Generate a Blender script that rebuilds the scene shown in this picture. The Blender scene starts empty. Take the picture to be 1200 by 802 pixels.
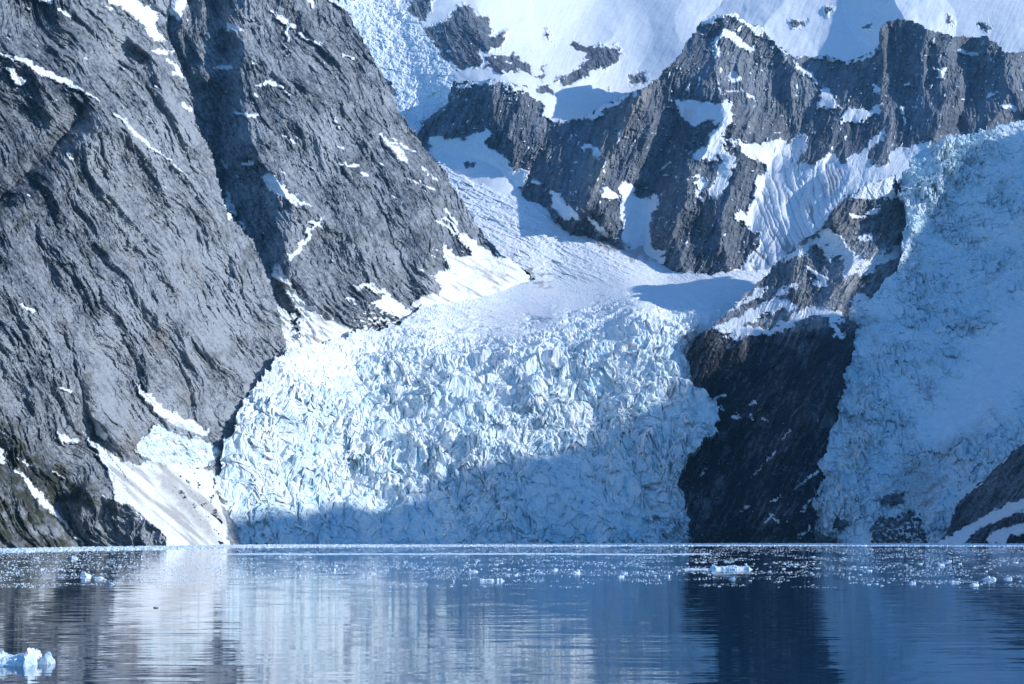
import bpy, math, random, time
import numpy as np
T0 = time.time()
random.seed(7); rng = np.random.default_rng(7)
scene = bpy.context.scene
col = scene.collection
F = 1903.0; CX = 600.0; HY = 627.5; CH = 8.0           # focal length in px, principal column, horizon row, eye height
f32 = np.float32

def tag(o, label=None, cat=None, group=None, kind=None):
    if label: o['label'] = label
    if cat: o['category'] = cat
    if group: o['group'] = group
    if kind: o['kind'] = kind
    return o

# ------------------------------------------------------------------ noise
_prm = np.random.default_rng(1234).permutation(256).astype(np.int32)
_prm = np.concatenate([_prm, _prm, _prm])
_ang = np.random.default_rng(99).random(256) * 2 * np.pi
_gx = np.cos(_ang).astype(f32); _gy = np.sin(_ang).astype(f32)
_rnd = np.random.default_rng(5).random((256, 4)).astype(f32)
def _h(i, j, s): return _prm[_prm[(i + s * 37) & 255] + (j & 255)]
def pn(x, y, s=0):
    x = np.asarray(x, f32) + f32(s * 17.31); y = np.asarray(y, f32) + f32(s * 9.77)
    xi = np.floor(x).astype(np.int32); yi = np.floor(y).astype(np.int32)
    xf = x - xi; yf = y - yi
    u = xf * xf * xf * (xf * (xf * 6 - 15) + 10); v = yf * yf * yf * (yf * (yf * 6 - 15) + 10)
    def g(i, j, dx, dy):
        k = _h(i, j, s); return _gx[k] * dx + _gy[k] * dy
    a = g(xi, yi, xf, yf); b = g(xi + 1, yi, xf - 1, yf)
    c = g(xi, yi + 1, xf, yf - 1); d = g(xi + 1, yi + 1, xf - 1, yf - 1)
    a = a + u * (b - a); c = c + u * (d - c)
    return (a + v * (c - a)) * 1.5
def fbm(x, y, o=4, s=0, g=0.5):
    r = 0; a = 1.0; t = 0
    for i in range(o):
        r = r + a * pn(x * 2.03 ** i, y * 2.03 ** i, s + i); t += a; a *= g
    return r / t
def ridged(x, y, o=4, s=0, g=0.5):
    r = 0; a = 1.0; t = 0; w = 1.0
    for i in range(o):
        n = 1 - np.abs(pn(x * 2.1 ** i, y * 2.1 ** i, s + i)) * 1.6
        n = n * n * w; w = np.clip(n * 1.6, 0, 1)
        r = r + a * n; t += a; a *= g
    return r / t
def cells(x, y, s=0, jit=0.9):
    x = np.asarray(x, f32); y = np.asarray(y, f32)
    xi = np.floor(x).astype(np.int32); yi = np.floor(y).astype(np.int32)
    f1 = np.full(x.shape, 9, f32); f2 = f1.copy(); kk = np.zeros(x.shape, np.int32)
    bx = np.zeros(x.shape, f32); by = bx.copy()
    for dj in (-1, 0, 1):
        for di in (-1, 0, 1):
            k = _h(xi + di, yi + dj, s)
            dx = xi + di + 0.5 + (_rnd[k, 0] - 0.5) * jit - x
            dy = yi + dj + 0.5 + (_rnd[k, 1] - 0.5) * jit - y
            d = np.sqrt(dx * dx + dy * dy)
            m = d < f1
            f2 = np.where(m, f1, np.minimum(f2, d)); f1 = np.where(m, d, f1)
            kk = np.where(m, k, kk); bx = np.where(m, dx, bx); by = np.where(m, dy, by)
    return f1, f2, kk, bx, by
def facets(x, y, s=0, tilt=1.0):
    """smooth-edged crystalline relief: upper envelope of randomly tilted planes"""
    xi = np.floor(x).astype(np.int32); yi = np.floor(y).astype(np.int32)
    best = np.full(np.shape(x), -9, f32)
    for dj in (-1, 0, 1):
        for di in (-1, 0, 1):
            k = _h(xi + di, yi + dj, s)
            dx = x - (xi + di + 0.5 + (_rnd[k, 0] - 0.5) * .9); dy = y - (yi + dj + 0.5 + (_rnd[k, 1] - 0.5) * .9)
            d2 = dx * dx + dy * dy
            p = _rnd[k, 2] * .5 + tilt * ((_rnd[k, 3] - .5) * dx + (_rnd[(k * 7) & 255, 1] - .5) * dy) - 1.15 * d2
            best = np.maximum(best, p)
    return best
def blocks(x, y, s=0, tilt=1.0, off=1.0, gap=.12, crack=.3):
    """angular slabs: every cell is a tilted plane at its own level, with a crack between neighbours"""
    f1, f2, k, bx, by = cells(x, y, s)
    w = sstep(0, gap, f2 - f1)
    return (off * (_rnd[k, 2] - .5) + tilt * ((_rnd[k, 3] - .5) * bx + (_rnd[(k * 7) & 255, 1] - .5) * by)) * (.35 + .65 * w) - crack * (1 - w)
def sstep(a, b, x):
    t = np.clip((x - a) / (b - a), 0, 1); return t * t * (3 - 2 * t)

# ------------------------------------------------------------------ plane geometry helpers
def poly_sd(x, y, P, margin=40):
    """signed distance (positive inside), computed only near the polygon"""
    P = np.asarray(P, f32); out = np.full(x.shape, -margin, f32)
    m = (x > P[:, 0].min() - margin) & (x < P[:, 0].max() + margin) & (y > P[:, 1].min() - margin) & (y < P[:, 1].max() + margin)
    if not m.any(): return out
    X = x[m]; Y = y[m]; d = np.full(X.shape, 1e9, f32); ins = np.zeros(X.shape, bool)
    n = len(P)
    for i in range(n):
        ax, ay = P[i]; bx, by = P[(i + 1) % n]; ex, ey = bx - ax, by - ay
        t = np.clip(((X - ax) * ex + (Y - ay) * ey) / (ex * ex + ey * ey + 1e-9), 0, 1)
        d = np.minimum(d, (X - ax - t * ex) ** 2 + (Y - ay - t * ey) ** 2)
        c = (ay > Y) != (by > Y)
        if ey != 0: ins ^= c & (X < (ex) * (Y - ay) / ey + ax)
    d = np.sqrt(d); out[m] = np.where(ins, d, -d)
    return out
def stroke_sd(x, y, P, margin=30):
    """P: (x, y, half width) polyline"""
    P = np.asarray(P, f32); out = np.full(x.shape, -margin, f32)
    m = (x > P[:, 0].min() - margin) & (x < P[:, 0].max() + margin) & (y > P[:, 1].min() - margin) & (y < P[:, 1].max() + margin)
    if not m.any(): return out
    X = x[m]; Y = y[m]; d = np.full(X.shape, -margin, f32)
    for i in range(len(P) - 1):
        ax, ay, aw = P[i]; bx, by, bw = P[i + 1]; ex, ey = bx - ax, by - ay
        t = np.clip(((X - ax) * ex + (Y - ay) * ey) / (ex * ex + ey * ey + 1e-9), 0, 1)
        d = np.maximum(d, aw + t * (bw - aw) - np.sqrt((X - ax - t * ex) ** 2 + (Y - ay - t * ey) ** 2))
    out[m] = d; return out
def line_dist(x, y, P):
    d = np.full(x.shape, 1e9, f32)
    for i in range(len(P) - 1):
        ax, ay = P[i][:2]; bx, by = P[i + 1][:2]; ex, ey = bx - ax, by - ay
        t = np.clip(((x - ax) * ex + (y - ay) * ey) / (ex * ex + ey * ey + 1e-9), 0, 1)
        d = np.minimum(d, (x - ax - t * ex) ** 2 + (y - ay - t * ey) ** 2)
    return np.sqrt(d)
def region(x, y, polys=(), strokes=(), seed=0, jit=5.0, base=-30.0):
    wx = x + jit * fbm(x / 13, y / 13, 4, seed + 40, .62) * 1.6; wy = y + jit * fbm(x / 13, y / 13, 4, seed + 51, .62) * 1.6
    r = np.full(x.shape, base, f32)
    for p in polys: r = np.maximum(r, poly_sd(wx, wy, p))
    wx = x + .5 * (wx - x) + 1.6 * fbm(x / 5, y / 5, 2, seed + 60); wy = y + .5 * (wy - y) + 1.6 * fbm(x / 5, y / 5, 2, seed + 62)
    for p in strokes: r = np.maximum(r, stroke_sd(wx, wy, p) + 1.6 * fbm(x / 7, y / 7, 2, seed + 64))
    r = np.where(r > -6, r + 1.8 * fbm(x / 4.5, y / 4.5, 2, seed + 66), r)
    return r
def tps(ctrl, x, y):
    c = np.array(ctrl, float); X = c[:, 0] / 500; Y = c[:, 1] / 500; n = len(c)
    def phi(r2): return .5 * r2 * np.log(r2 + 1e-12)
    K = phi((X[:, None] - X) ** 2 + (Y[:, None] - Y) ** 2) + np.eye(n) * 1e-3
    Pm = np.c_[np.ones(n), X, Y]
    A = np.block([[K, Pm], [Pm.T, np.zeros((3, 3))]])
    w = np.linalg.solve(A, np.r_[c[:, 2], 0, 0, 0])
    x = x / 500; y = y / 500
    r = w[n] + w[n + 1] * x + w[n + 2] * y
    for i in range(n): r = r + w[i] * phi((x - X[i]) ** 2 + (y - Y[i]) ** 2)
    return r.astype(f32)
def ridges(x, y, lst):
    """tent-shaped spurs (positive) and gullies (negative), metres towards the viewer"""
    wx = x + 7 * fbm(x / 30, y / 30, 3, 71); wy = y + 7 * fbm(x / 30, y / 30, 3, 75)
    r = np.zeros(x.shape, f32)
    for P, w, a in lst:
        t = np.clip(1 - line_dist(wx, wy, P) / w, 0, 1); r += a * (t * (1 - .35 * (1 - t)))
    return r
def mesh_obj(name, V, Fc, mat, attrs=None, smooth=False):
    me = bpy.data.meshes.new(name); Fc = np.asarray(Fc, np.int32)
    n = Fc.shape[1]
    me.vertices.add(len(V)); me.vertices.foreach_set('co', np.asarray(V, f32).ravel())
    me.loops.add(Fc.size); me.loops.foreach_set('vertex_index', Fc.ravel())
    me.polygons.add(len(Fc)); me.polygons.foreach_set('loop_start', np.arange(0, Fc.size, n, dtype=np.int32))
    me.polygons.foreach_set('loop_total', np.full(len(Fc), n, np.int32))
    me.polygons.foreach_set('use_smooth', np.full(len(Fc), smooth))
    for k, a in (attrs or {}).items():
        at = me.attributes.new(k, 'FLOAT', 'POINT'); at.data.foreach_set('value', np.asarray(a, f32).ravel())
    me.update(calc_edges=True); me.materials.append(mat)
    o = bpy.data.objects.new(name, me); col.objects.link(o); return o
BASE = {}
def relief(name, box, step, ctrl, outline, disp, masks, mat, spurs=(), vert=None, skirt=90, ojit=3.0, seed=0, smooth=False):
    """one piece of terrain: distances from control points, spurs and noise relief; edges turn back into the hill"""
    x0, x1, y0, y1 = box; sx, sy = step
    xs = np.arange(x0, x1 + sx, sx, dtype=f32); ys = np.arange(y0, y1 + sy, sy, dtype=f32)
    x, y = np.meshgrid(xs, ys)
    D = tps(ctrl, x, y)
    D = D - ridges(x, y, spurs) if spurs else D
    BASE[name] = (ctrl, spurs)
    inside = region(x, y, [outline], seed=seed, jit=ojit) > 0
    m = masks(x, y, D)
    dd = disp(x, y, D, m)
    D2 = D - dd
    X = (x - CX) / F * D2; Z = CH + (HY - y) / F * D2; Y = D2
    if vert is not None:
        ax, ay, az = vert(x, y, X, Y, Z, m); X = X + ax; Y = Y + ay; Z = Z + az
    idx = np.arange(x.size).reshape(x.shape)
    q = inside[:-1, :-1] & inside[1:, :-1] & inside[:-1, 1:] & inside[1:, 1:]
    Q = np.stack([idx[:-1, :-1][q], idx[1:, :-1][q], idx[1:, 1:][q], idx[:-1, 1:][q]], 1)
    used = np.zeros(x.size, bool); used[Q.ravel()] = True
    rem = np.cumsum(used) - 1
    V = np.stack([X.ravel()[used], Y.ravel()[used], Z.ravel()[used]], 1); Q = rem[Q]
    at = {k: v.ravel()[used] for k, v in m.items()}
    # skirt
    E = np.concatenate([Q[:, [0, 1]], Q[:, [1, 2]], Q[:, [2, 3]], Q[:, [3, 0]]])
    key = np.sort(E, 1); key = key[:, 0].astype(np.int64) * len(V) + key[:, 1]
    u, inv, cnt = np.unique(key, return_inverse=True, return_counts=True)
    be = E[cnt[inv] == 1]
    bv = np.unique(be); nm = np.full(len(V), -1); base = len(V)
    newV = []; prev = bv
    ray = V[bv] - np.array([0, 0, CH]); ray /= np.linalg.norm(ray, axis=1)[:, None]
    back = V[bv] + ray * skirt * .35 - np.array([0, 0, 1]) * skirt * .0
    back2 = V[bv] + ray * skirt - np.array([0, 0, 1]) * skirt * .1
    nm[bv] = np.arange(len(bv)) + base
    q1 = np.stack([be[:, 1], be[:, 0], nm[be[:, 0]], nm[be[:, 1]]], 1)
    q2 = q1 + 0; q2[:, 0] = q1[:, 3]; q2[:, 1] = q1[:, 2]; q2[:, 2] = q1[:, 2] + len(bv); q2[:, 3] = q1[:, 3] + len(bv)
    V = np.concatenate([V, back, back2]); Q = np.concatenate([Q, q1, q2])
    at = {k: np.concatenate([v, v[bv], v[bv]]) for k, v in at.items()}
    print(name, len(V), 'verts %.1fs' % (time.time() - T0))
    return mesh_obj(name, V, Q, mat, at, smooth)

# ------------------------------------------------------------------ materials
def nodes(name):
    m = bpy.data.materials.new(name); m.use_nodes = True
    nt = m.node_tree; nt.nodes.clear(); return m, nt
class NT:
    def __init__(s, nt): s.nt = nt
    def n(s, t, **k):
        x = s.nt.nodes.new(t)
        for a, v in k.items(): setattr(x, a, v)
        return x
    def l(s, a, b): s.nt.links.new(a, b)
    def noise(s, co, scale, det=4, rough=.55, dist=0.0):
        x = s.n('ShaderNodeTexNoise'); x.inputs['Scale'].default_value = scale; x.inputs['Detail'].default_value = det
        x.inputs['Roughness'].default_value = rough; x.inputs['Distortion'].default_value = dist; s.l(co, x.inputs['Vector']); return x
    def math(s, op, a, b=None, clamp=False):
        x = s.n('ShaderNodeMath', operation=op); x.use_clamp = clamp
        for i, v in enumerate((a, b)):
            if v is None: continue
            if isinstance(v, (int, float)): x.inputs[i].default_value = v
            else: s.l(v, x.inputs[i])
        return x.outputs[0]
    def mix(s, f, a, b):
        x = s.n('ShaderNodeMix', data_type='RGBA')
        for sock, v in ((x.inputs[0], f), (x.inputs[6], a), (x.inputs[7], b)):
            if isinstance(v, (int, float)): sock.default_value = v
            elif isinstance(v, tuple): sock.default_value = (*v, 1)
            else: s.l(v, sock)
        return x.outputs[2]
    def rng(s, v, a, b, c=0., d=1.):
        x = s.n('ShaderNodeMapRange'); x.clamp = True
        x.inputs[1].default_value = a; x.inputs[2].default_value = b; x.inputs[3].default_value = c; x.inputs[4].default_value = d
        s.l(v, x.inputs[0]); return x.outputs[0]
    def attr(s, nm):
        x = s.n('ShaderNodeAttribute'); x.attribute_name = nm; return x.outputs['Fac']

def terrain_material(name, dark=(.045, .060, .085), light=(.47, .505, .54), tan=(.34, .31, .28), snowc=(.80, .83, .85), seed=0.0):
    m, nt = nodes(name); k = NT(nt)
    geo = k.n('ShaderNodeNewGeometry'); P = geo.outputs['Position']
    off = k.n('ShaderNodeVectorMath', operation='ADD'); off.inputs[1].default_value = (seed, seed * .7, -seed); k.l(P, off.inputs[0]); co = off.outputs[0]
    n1 = k.noise(co, .011, 5, .6, .6).outputs['Fac']; n2 = k.noise(co, .07, 5, .65, .8).outputs['Fac']; n3 = k.noise(co, .45, 4, .7).outputs['Fac']
    tone = k.attr('tone')
    t = k.math('ADD', k.math('MULTIPLY', tone, .85), k.math('ADD', k.math('MULTIPLY', k.math('SUBTRACT', n2, .5), 1.5), k.math('MULTIPLY', k.math('SUBTRACT', n3, .5), 2.0)))
    rock = k.mix(k.rng(t, -.05, 1.0), dark, light)
    rock = k.mix(k.math('MULTIPLY', k.rng(n1, .54, .70), .3), rock, k.mix(k.rng(t, -.1, .9), (.09, .075, .065), tan))
    rock = k.mix(k.attr('tan'), rock, k.mix(k.rng(t, 0, .8), (.16, .14, .12), (.42, .38, .33)))
    moss = k.mix(n3, (.028, .034, .018), (.085, .088, .045))
    rock = k.mix(k.math('MULTIPLY', k.attr('moss'), k.rng(n2, .34, .5)), rock, moss)
    rock = k.mix(k.attr('shade_dark'), rock, k.mix(k.rng(t, .15, 1.05), (.008, .011, .018), (.17, .19, .22)))  # near-black rock mix, used to paint shaded faces darker
    # ice
    blue = k.math('ADD', k.attr('blue'), k.math('MULTIPLY', k.math('SUBTRACT', n2, .5), .8), clamp=True)
    ice = k.mix(blue, (.88, .925, .94), (.42, .70, .82))
    snow = k.mix(k.rng(n2, .3, .7), snowc, tuple(c * .86 for c in snowc))
    white = k.mix(k.attr('ice'), snow, ice)
    dirt = k.mix(k.rng(n3, .3, .7), (.16, .145, .13), (.34, .31, .28))
    dm = k.math('ADD', k.attr('dirt'), k.math('MULTIPLY', k.math('SUBTRACT', n3, .5), 1.0))
    white = k.mix(k.math('MULTIPLY', k.rng(dm, .25, .95), .85), white, dirt)
    sn = k.math('ADD', k.attr('snow'), k.math('ADD', k.math('MULTIPLY', k.math('SUBTRACT', n3, .5), .95), k.math('MULTIPLY', k.math('SUBTRACT', n2, .5), .35)))
    sm = k.rng(sn, .46, .54)
    colr = k.mix(sm, rock, white)
    b1 = k.noise(co, .22, 5, .72, .4).outputs['Fac']; b2 = k.noise(co, .9, 3, .7).outputs['Fac']
    hgt = k.math('ADD', k.math('MULTIPLY', b1, 7.0), k.math('MULTIPLY', b2, 1.6))
    bump = k.n('ShaderNodeBump'); bump.inputs['Distance'].default_value = 1.0
    k.l(hgt, bump.inputs['Height'])
    strength = k.math('SUBTRACT', 1.0, k.math('MULTIPLY', sm, k.math('SUBTRACT', .88, k.math('MULTIPLY', k.attr('ice'), .45))))
    k.l(k.math('MULTIPLY', strength, .9), bump.inputs['Strength'])
    b = k.n('ShaderNodeBsdfPrincipled'); out = k.n('ShaderNodeOutputMaterial')
    k.l(colr, b.inputs['Base Color']); b.inputs['Roughness'].default_value = .8
    k.l(k.rng(sm, 0, 1, .75, .6), b.inputs['Roughness']); b.inputs['Specular IOR Level'].default_value = .3
    k.l(bump.outputs[0], b.inputs['Normal']); k.l(b.outputs[0], out.inputs[0]); return m

M_rock = terrain_material('granite_and_snow')
M_back = terrain_material('far_granite_and_snow', seed=300.0, snowc=(.86, .89, .91), dark=(.045, .062, .09), light=(.27, .30, .345))
M_ice = terrain_material('glacier_ice', seed=900.0, snowc=(.85, .88, .90))

def blank(x): return np.zeros(x.shape, f32)
def soft(r, w=3.4): return np.clip(.5 + r / (2 * w), 0, 1).astype(f32)

# ------------------------------------------------------------------ rock relief
def rock_disp(x, y, ang, seed, mpp, big=1.0, fine=1.0, vein=1.0):
    """crags: lineation runs at `ang` degrees below the horizontal in the view plane; metres"""
    xc = x - x.mean(); yc = y - y.mean(); a = np.radians(ang + 11 * fbm(x / 150, y / 150, 2, seed + 81))
    wx = xc + 9 * fbm(x / 60, y / 60, 3, seed + 3) + 1.1 * fbm(x / 9, y / 9, 3, seed + 61); wy = yc + 9 * fbm(x / 60, y / 60, 3, seed + 7) + 1.1 * fbm(x / 9, y / 9, 3, seed + 67)
    u = wx * np.cos(a) + wy * np.sin(a); v = -wx * np.sin(a) + wy * np.cos(a)
    rough = .3 + 1.25 * sstep(-.35, .35, fbm(x / 60, y / 60, 3, seed + 71))
    h = big * 22 * (ridged(u / 150, v / 62, 2, seed + 11) - .4)
    h += big * 6 * facets(u / 70, v / 24, seed + 13, 2.8)
    h += big * 6.5 * (ridged(u / 130, v / 21, 3, seed + 15, .55) - .4)
    h += big * 3.2 * blocks(u / 44, v / 10, seed + 17, 1.6, .9, .08, .3)
    h += vein * 4.2 * (ridged(u / 48, v / 7.5, 4, seed + 19, .65) - .4) * rough
    h += fine * 2.6 * blocks(u / 16, v / 3.8, seed + 23, 1.8, .9, .12, .4) * (.5 + .5 * rough)
    h += fine * 1.7 * blocks(u / 6.5, v / 2.4, seed + 25, 1.7, .9, .2, .4)
    h += fine * 3.8 * blocks((u + .7 * v) / 11, (v - .5 * u) / 9, seed + 27, 1.7, 1., .12, .45) * sstep(-.15, .25, fbm(x / 45, y / 45, 3, seed + 83))
    h += fine * 1.7 * ridged(u / 22, v / 2.8, 3, seed + 29, .8) * rough
    h += fine * 1.2 * fbm(u / 4, v / 2.0, 2, seed + 31) * rough + fine * 1.1 * fbm(u / 2.4, v / 1.2, 1, seed + 37)
    return h * mpp

def tone_field(x, y, ang, seed):
    a = np.radians(ang)
    wx = x + 3 * fbm(x / 12, y / 12, 3, seed + 21); wy = y + 3 * fbm(x / 12, y / 12, 3, seed + 27)
    u = wx * np.cos(a) + wy * np.sin(a); v = -wx * np.sin(a) + wy * np.cos(a)
    n = .56 + .5 * fbm(u / 110, v / 26, 4, seed, .6) + .8 * fbm(u / 26, v / 3.6, 3, seed + 5, .7) + .45 * fbm(x / 4, y / 4, 2, seed + 9)
    n = n + .42 * sstep(-.1, .45, fbm(x / 75, y / 75, 4, seed + 41, .6)) - .38 * sstep(-.05, .45, fbm(x / 60, y / 60, 4, seed + 47, .6))
    n = n - .5 * sstep(.82, 1.0, ridged(u / 34 + 4, v / 4.5, 2, seed + 53)) - .35 * sstep(.86, 1.0, ridged(v / 16, u / 9, 2, seed + 57)) * sstep(-.1, .3, fbm(x / 35, y / 35, 2, seed + 59))
    n = n - .55 * sstep(.80, .97, ridged(u / 26, v / 9, 2, seed + 33)) * sstep(-.2, .3, fbm(x / 30, y / 30, 2, seed + 35))
    return np.clip(n, -.3, 1.4).astype(f32)

# ================================================================== A : near left mountain wall
A_out = [(-90, -80), (192, -80), (200, -5), (194, 30), (203, 55), (215, 84), (226, 112), (231, 145), (247, 178), (255, 205), (262, 235), (278, 262), (298, 285), (312, 318), (323, 348),
         (331, 385), (337, 412), (345, 440), (330, 460), (310, 480), (295, 510), (285, 540), (280, 570), (280, 600), (285, 668), (-90, 668)]
A_ctrl = [(-80, 655, 860), (0, 643, 982), (90, 641, 1128), (190, 640, 1218), (290, 640, 1400), (0, 480, 1080), (0, 300, 1215), (0, 0, 1500), (-80, 300, 1120), (100, 300, 1350), (200, 300, 1520), (330, 400, 1780), (262, 240, 1770),
          (200, 100, 1700), (100, 100, 1500), (265, 500, 1530), (180, 0, 1790), (215, 590, 1330), (120, 480, 1240), (200, 450, 1400), (100, -80, 1640), (0, -80, 1570)]
A_spurs = [([(-20, 55), (45, 80), (95, 105), (140, 145), (200, 192), (240, 232)], 60, 55),
           ([(240, 232), (300, 330), (330, 400)], 30, 16),
           ([(95, 130), (70, 168), (38, 195), (-10, 245)], 22, -34),
           ([(75, 390), (88, 430), (100, 480), (108, 510)], 18, -26),
           ([(38, 20), (55, 60), (80, 90)], 30, -30), ([(150, 40), (120, 90), (150, 130)], 26, -16), ([(175, 60), (200, 130), (235, 190)], 26, 24),
           ([(112, 582), (150, 588), (170, 606), (194, 634)], 48, 52),
           ([(-10, 530), (25, 560), (60, 600), (98, 642)], 26, -22), ([(0, 560), (30, 590), (60, 640)], 34, 22),
           ([(120, 170), (160, 260), (190, 330), (250, 420)], 60, 26), ([(228, 255), (235, 300), (240, 360)], 16, -18), ([(268, 300), (262, 350), (272, 400)], 12, -14),
           ([(0, 330), (60, 400), (120, 500), (160, 560)], 50, 22), ([(40, 250), (60, 330), (130, 430)], 24, -16)]
A_snow_poly = [[(-20, -90), (67, -90), (64, 5), (50, 4), (40, 0), (20, -3)],
               [(123, -90), (158, -90), (158, 0), (168, 7), (185, 7), (188, 15), (183, 30), (196, 51), (185, 48), (172, 37), (165, 24), (151, 15), (138, 8), (123, 0)],
               [(7, 79), (16, 79), (20, 88), (32, 92), (30, 101), (20, 100), (12, 93)],
               [(66, 504), (80, 513), (92, 514), (90, 520), (78, 521), (66, 515)],
               [(-5, 520), (2, 528), (8, 543), (2, 545), (-5, 535)],
               [(108, 494), (118, 497), (125, 515), (112, 512)],
               [(98, 508), (112, 520), (128, 530), (145, 541), (160, 544), (178, 538), (200, 540), (228, 546), (246, 552), (254, 570), (262, 600), (272, 645), (200, 645), (188, 626), (165, 604), (150, 593), (136, 588), (131, 565), (118, 540), (104, 520)],
               [(157, 447), (166, 455), (180, 464), (192, 478), (205, 484), (225, 495), (247, 505), (238, 512), (215, 503), (196, 494), (184, 485), (170, 470)],
               [(160, 520), (172, 508), (186, 498), (200, 506), (216, 510), (236, 514), (252, 522), (260, 532), (246, 545), (228, 550), (205, 546), (186, 540), (170, 536), (158, 530)]]
A_snow_str = [[(-5, 62, 1.5), (14, 69, 2.2), (34, 73, 3), (44, 81, 4.2), (60, 89, 4.2), (80, 98, 4), (95, 105, 1.6)], [(100, 108, 1), (118, 119, 1.2)], [(133, 134, 1.5), (146, 142, 2.6)],
              [(148, 146, 1.2), (168, 165, 2.2), (184, 177, 1.6), (199, 188, 1)], [(203, 193, 1), (222, 210, 1.2)], [(70, 13, 1.5), (82, 18, 3)], [(80, 175, 1), (84, 186, 1.8)], [(118, 5, 1), (132, 11, 1.5)],
              [(24, 98 + 260, 1.3), (40, 365, 1.6)], [(70, 455, 1.2), (81, 459, 1.8)], [(64, 514, 1), (90, 517, 3)], [(18, 550, 1.5), (28, 558, 2.2), (40, 575, 4), (55, 593, 4), (70, 607, 2.5), (85, 625, 1.6), (100, 642, .8)],
              [(18, 535, .8), (36, 545, 1.3)], [(62, 552, .8), (77, 561, .9)], [(120, 582, .8), (127, 587, 1)]]
# the near-side rim of the back gully
A_snow_str += [[(262, 232, 1), (270, 248, 3), (268, 255, 2)], [(210, 60, 1), (180, 60, 2), (196, 62, 2)], [(196, 70, 1.5), (206, 78, 2.5), (214, 92, 1.5), (205, 85, 3)], [(214, 120, 1.5), (224, 130, 3), (220, 133, 1)]]
def A_masks(x, y, D):
    s = region(x, y, A_snow_poly, A_snow_str, 3, 4.5)
    isl = soft(region(x, y, [[(192, 546), (236, 556), (258, 590), (266, 640), (246, 626), (222, 590)]], seed=12, jit=5), 8)
    s = np.where(isl > .4, np.minimum(s, 5 - 16 * sstep(.12, .6, fbm((x + y) / 22, (y - x) / 9, 5, 273, .7))), s)
    s = np.maximum(s, 26 * (fbm((x * .8 + y * .6) / 22, (y * .8 - x * .6) / 5.5, 3, 271, .6) - .51 - .25 * sstep(150, 420, y)))
    m = {'snow': soft(s), 'tone': tone_field(x, y, 57, 210)}
    t = m['tone']
    t += .30 * sstep(0, 1, (x - 20) / 200) + .12 * sstep(250, 420, y) - .25 * sstep(120, 20, x) * sstep(430, 200, y)  # shading zones put into the tone: lighter right, darker upper left
    m['ice'] = blank(x)
    m['tan'] = np.clip(.6 * sstep(.1, .6, fbm(x / 40, y / 60, 3, 31)) * sstep(160, 260, y) * (1 - sstep(0, 1, np.abs(x - 190) / 140)), 0, 1)
    m['moss'] = 1.3 * np.clip(soft(region(x, y, [[(-90, 470), (0, 488), (30, 515), (60, 540), (110, 575), (130, 592), (60, 600), (95, 645), (-90, 645)]], seed=8, jit=14), 14) * sstep(-.4, .15, fbm(x / 22, y / 22, 3, 77)), 0, .77)
    m['moss'] = np.maximum(m['moss'], .5 * sstep(.25, .5, fbm(x / 26 + y / 60, y / 40, 3, 91)) * sstep(120, 200, y))
    u = (x * .8 + y * .6); v = (y * .75 - x * .66)
    m['dirt'] = np.clip(sstep(-.05, .5, fbm(u / 90, v / 9, 4, 66) + .15) * .85 * (soft(region(x, y, [A_snow_poly[6]], seed=3, jit=4), 6)), 0, 1) * sstep(505, 545, y)
    m['dirt'] = np.maximum(m['dirt'], soft(region(x, y, [[(168, 548), (205, 552), (235, 590), (256, 620), (262, 640), (240, 632), (215, 606), (190, 578)], [(192, 490), (225, 503), (232, 512), (215, 508)]], seed=9, jit=6), 8) * .8)
    m['dirt'] = np.clip(np.maximum(m['dirt'], .3 * sstep(480, 520, y)), 0, 1)
    rb = sstep(488, 502, y) * sstep(152, 165, x) * sstep(556, 540, y)
    m['ice'] = .75 * rb; m['blue'] = .1 + .45 * rb * sstep(-.3, .3, fbm(x / 12, y / 8, 3, 277))
    m['dirt'] = np.clip(m['dirt'] + rb * .25 * sstep(-.1, .4, fbm(x / 12, y / 6, 3, 279)), 0, 1)
    m['shade_dark'] = blank(x)
    return m
def A_disp(x, y, D, m):
    ang = 57 + 18 * sstep(140, 20, y) * sstep(60, 160, x) + 10 * fbm(x / 120, y / 120, 2, 5)
    h = rock_disp(x, y, 57, 200, D / F, 1.5, 1.15, 1.5)
    rub = sstep(492, 510, y) * sstep(150, 165, x) * sstep(556, 540, y)
    sn = sstep(.3, .8, m['snow']); return h * (1 - .78 * sn) + sn * (3 + rub * (9 * fbm(x / 12, y / 7, 4, 265, .65) + 3 * blocks(x / 5, y / 3.2, 267, 1.8, 1.1, .3, .1)) + 1.8 * fbm(x / 3, y / 2.5, 2, 269) + 2.6 * ridged((x * .75 - y * .6) / 7, (x * .6 + y * .75) / 60, 3, 261) + 1.5 * fbm(x / 9, y / 9, 3, 263))
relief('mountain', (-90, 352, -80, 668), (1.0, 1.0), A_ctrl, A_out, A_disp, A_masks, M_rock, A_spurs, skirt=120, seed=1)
tag(bpy.data.objects['mountain'], 'steep grey granite wall with diagonal snow ledges filling the left side of the fjord', 'mountain', kind='structure')

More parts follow.
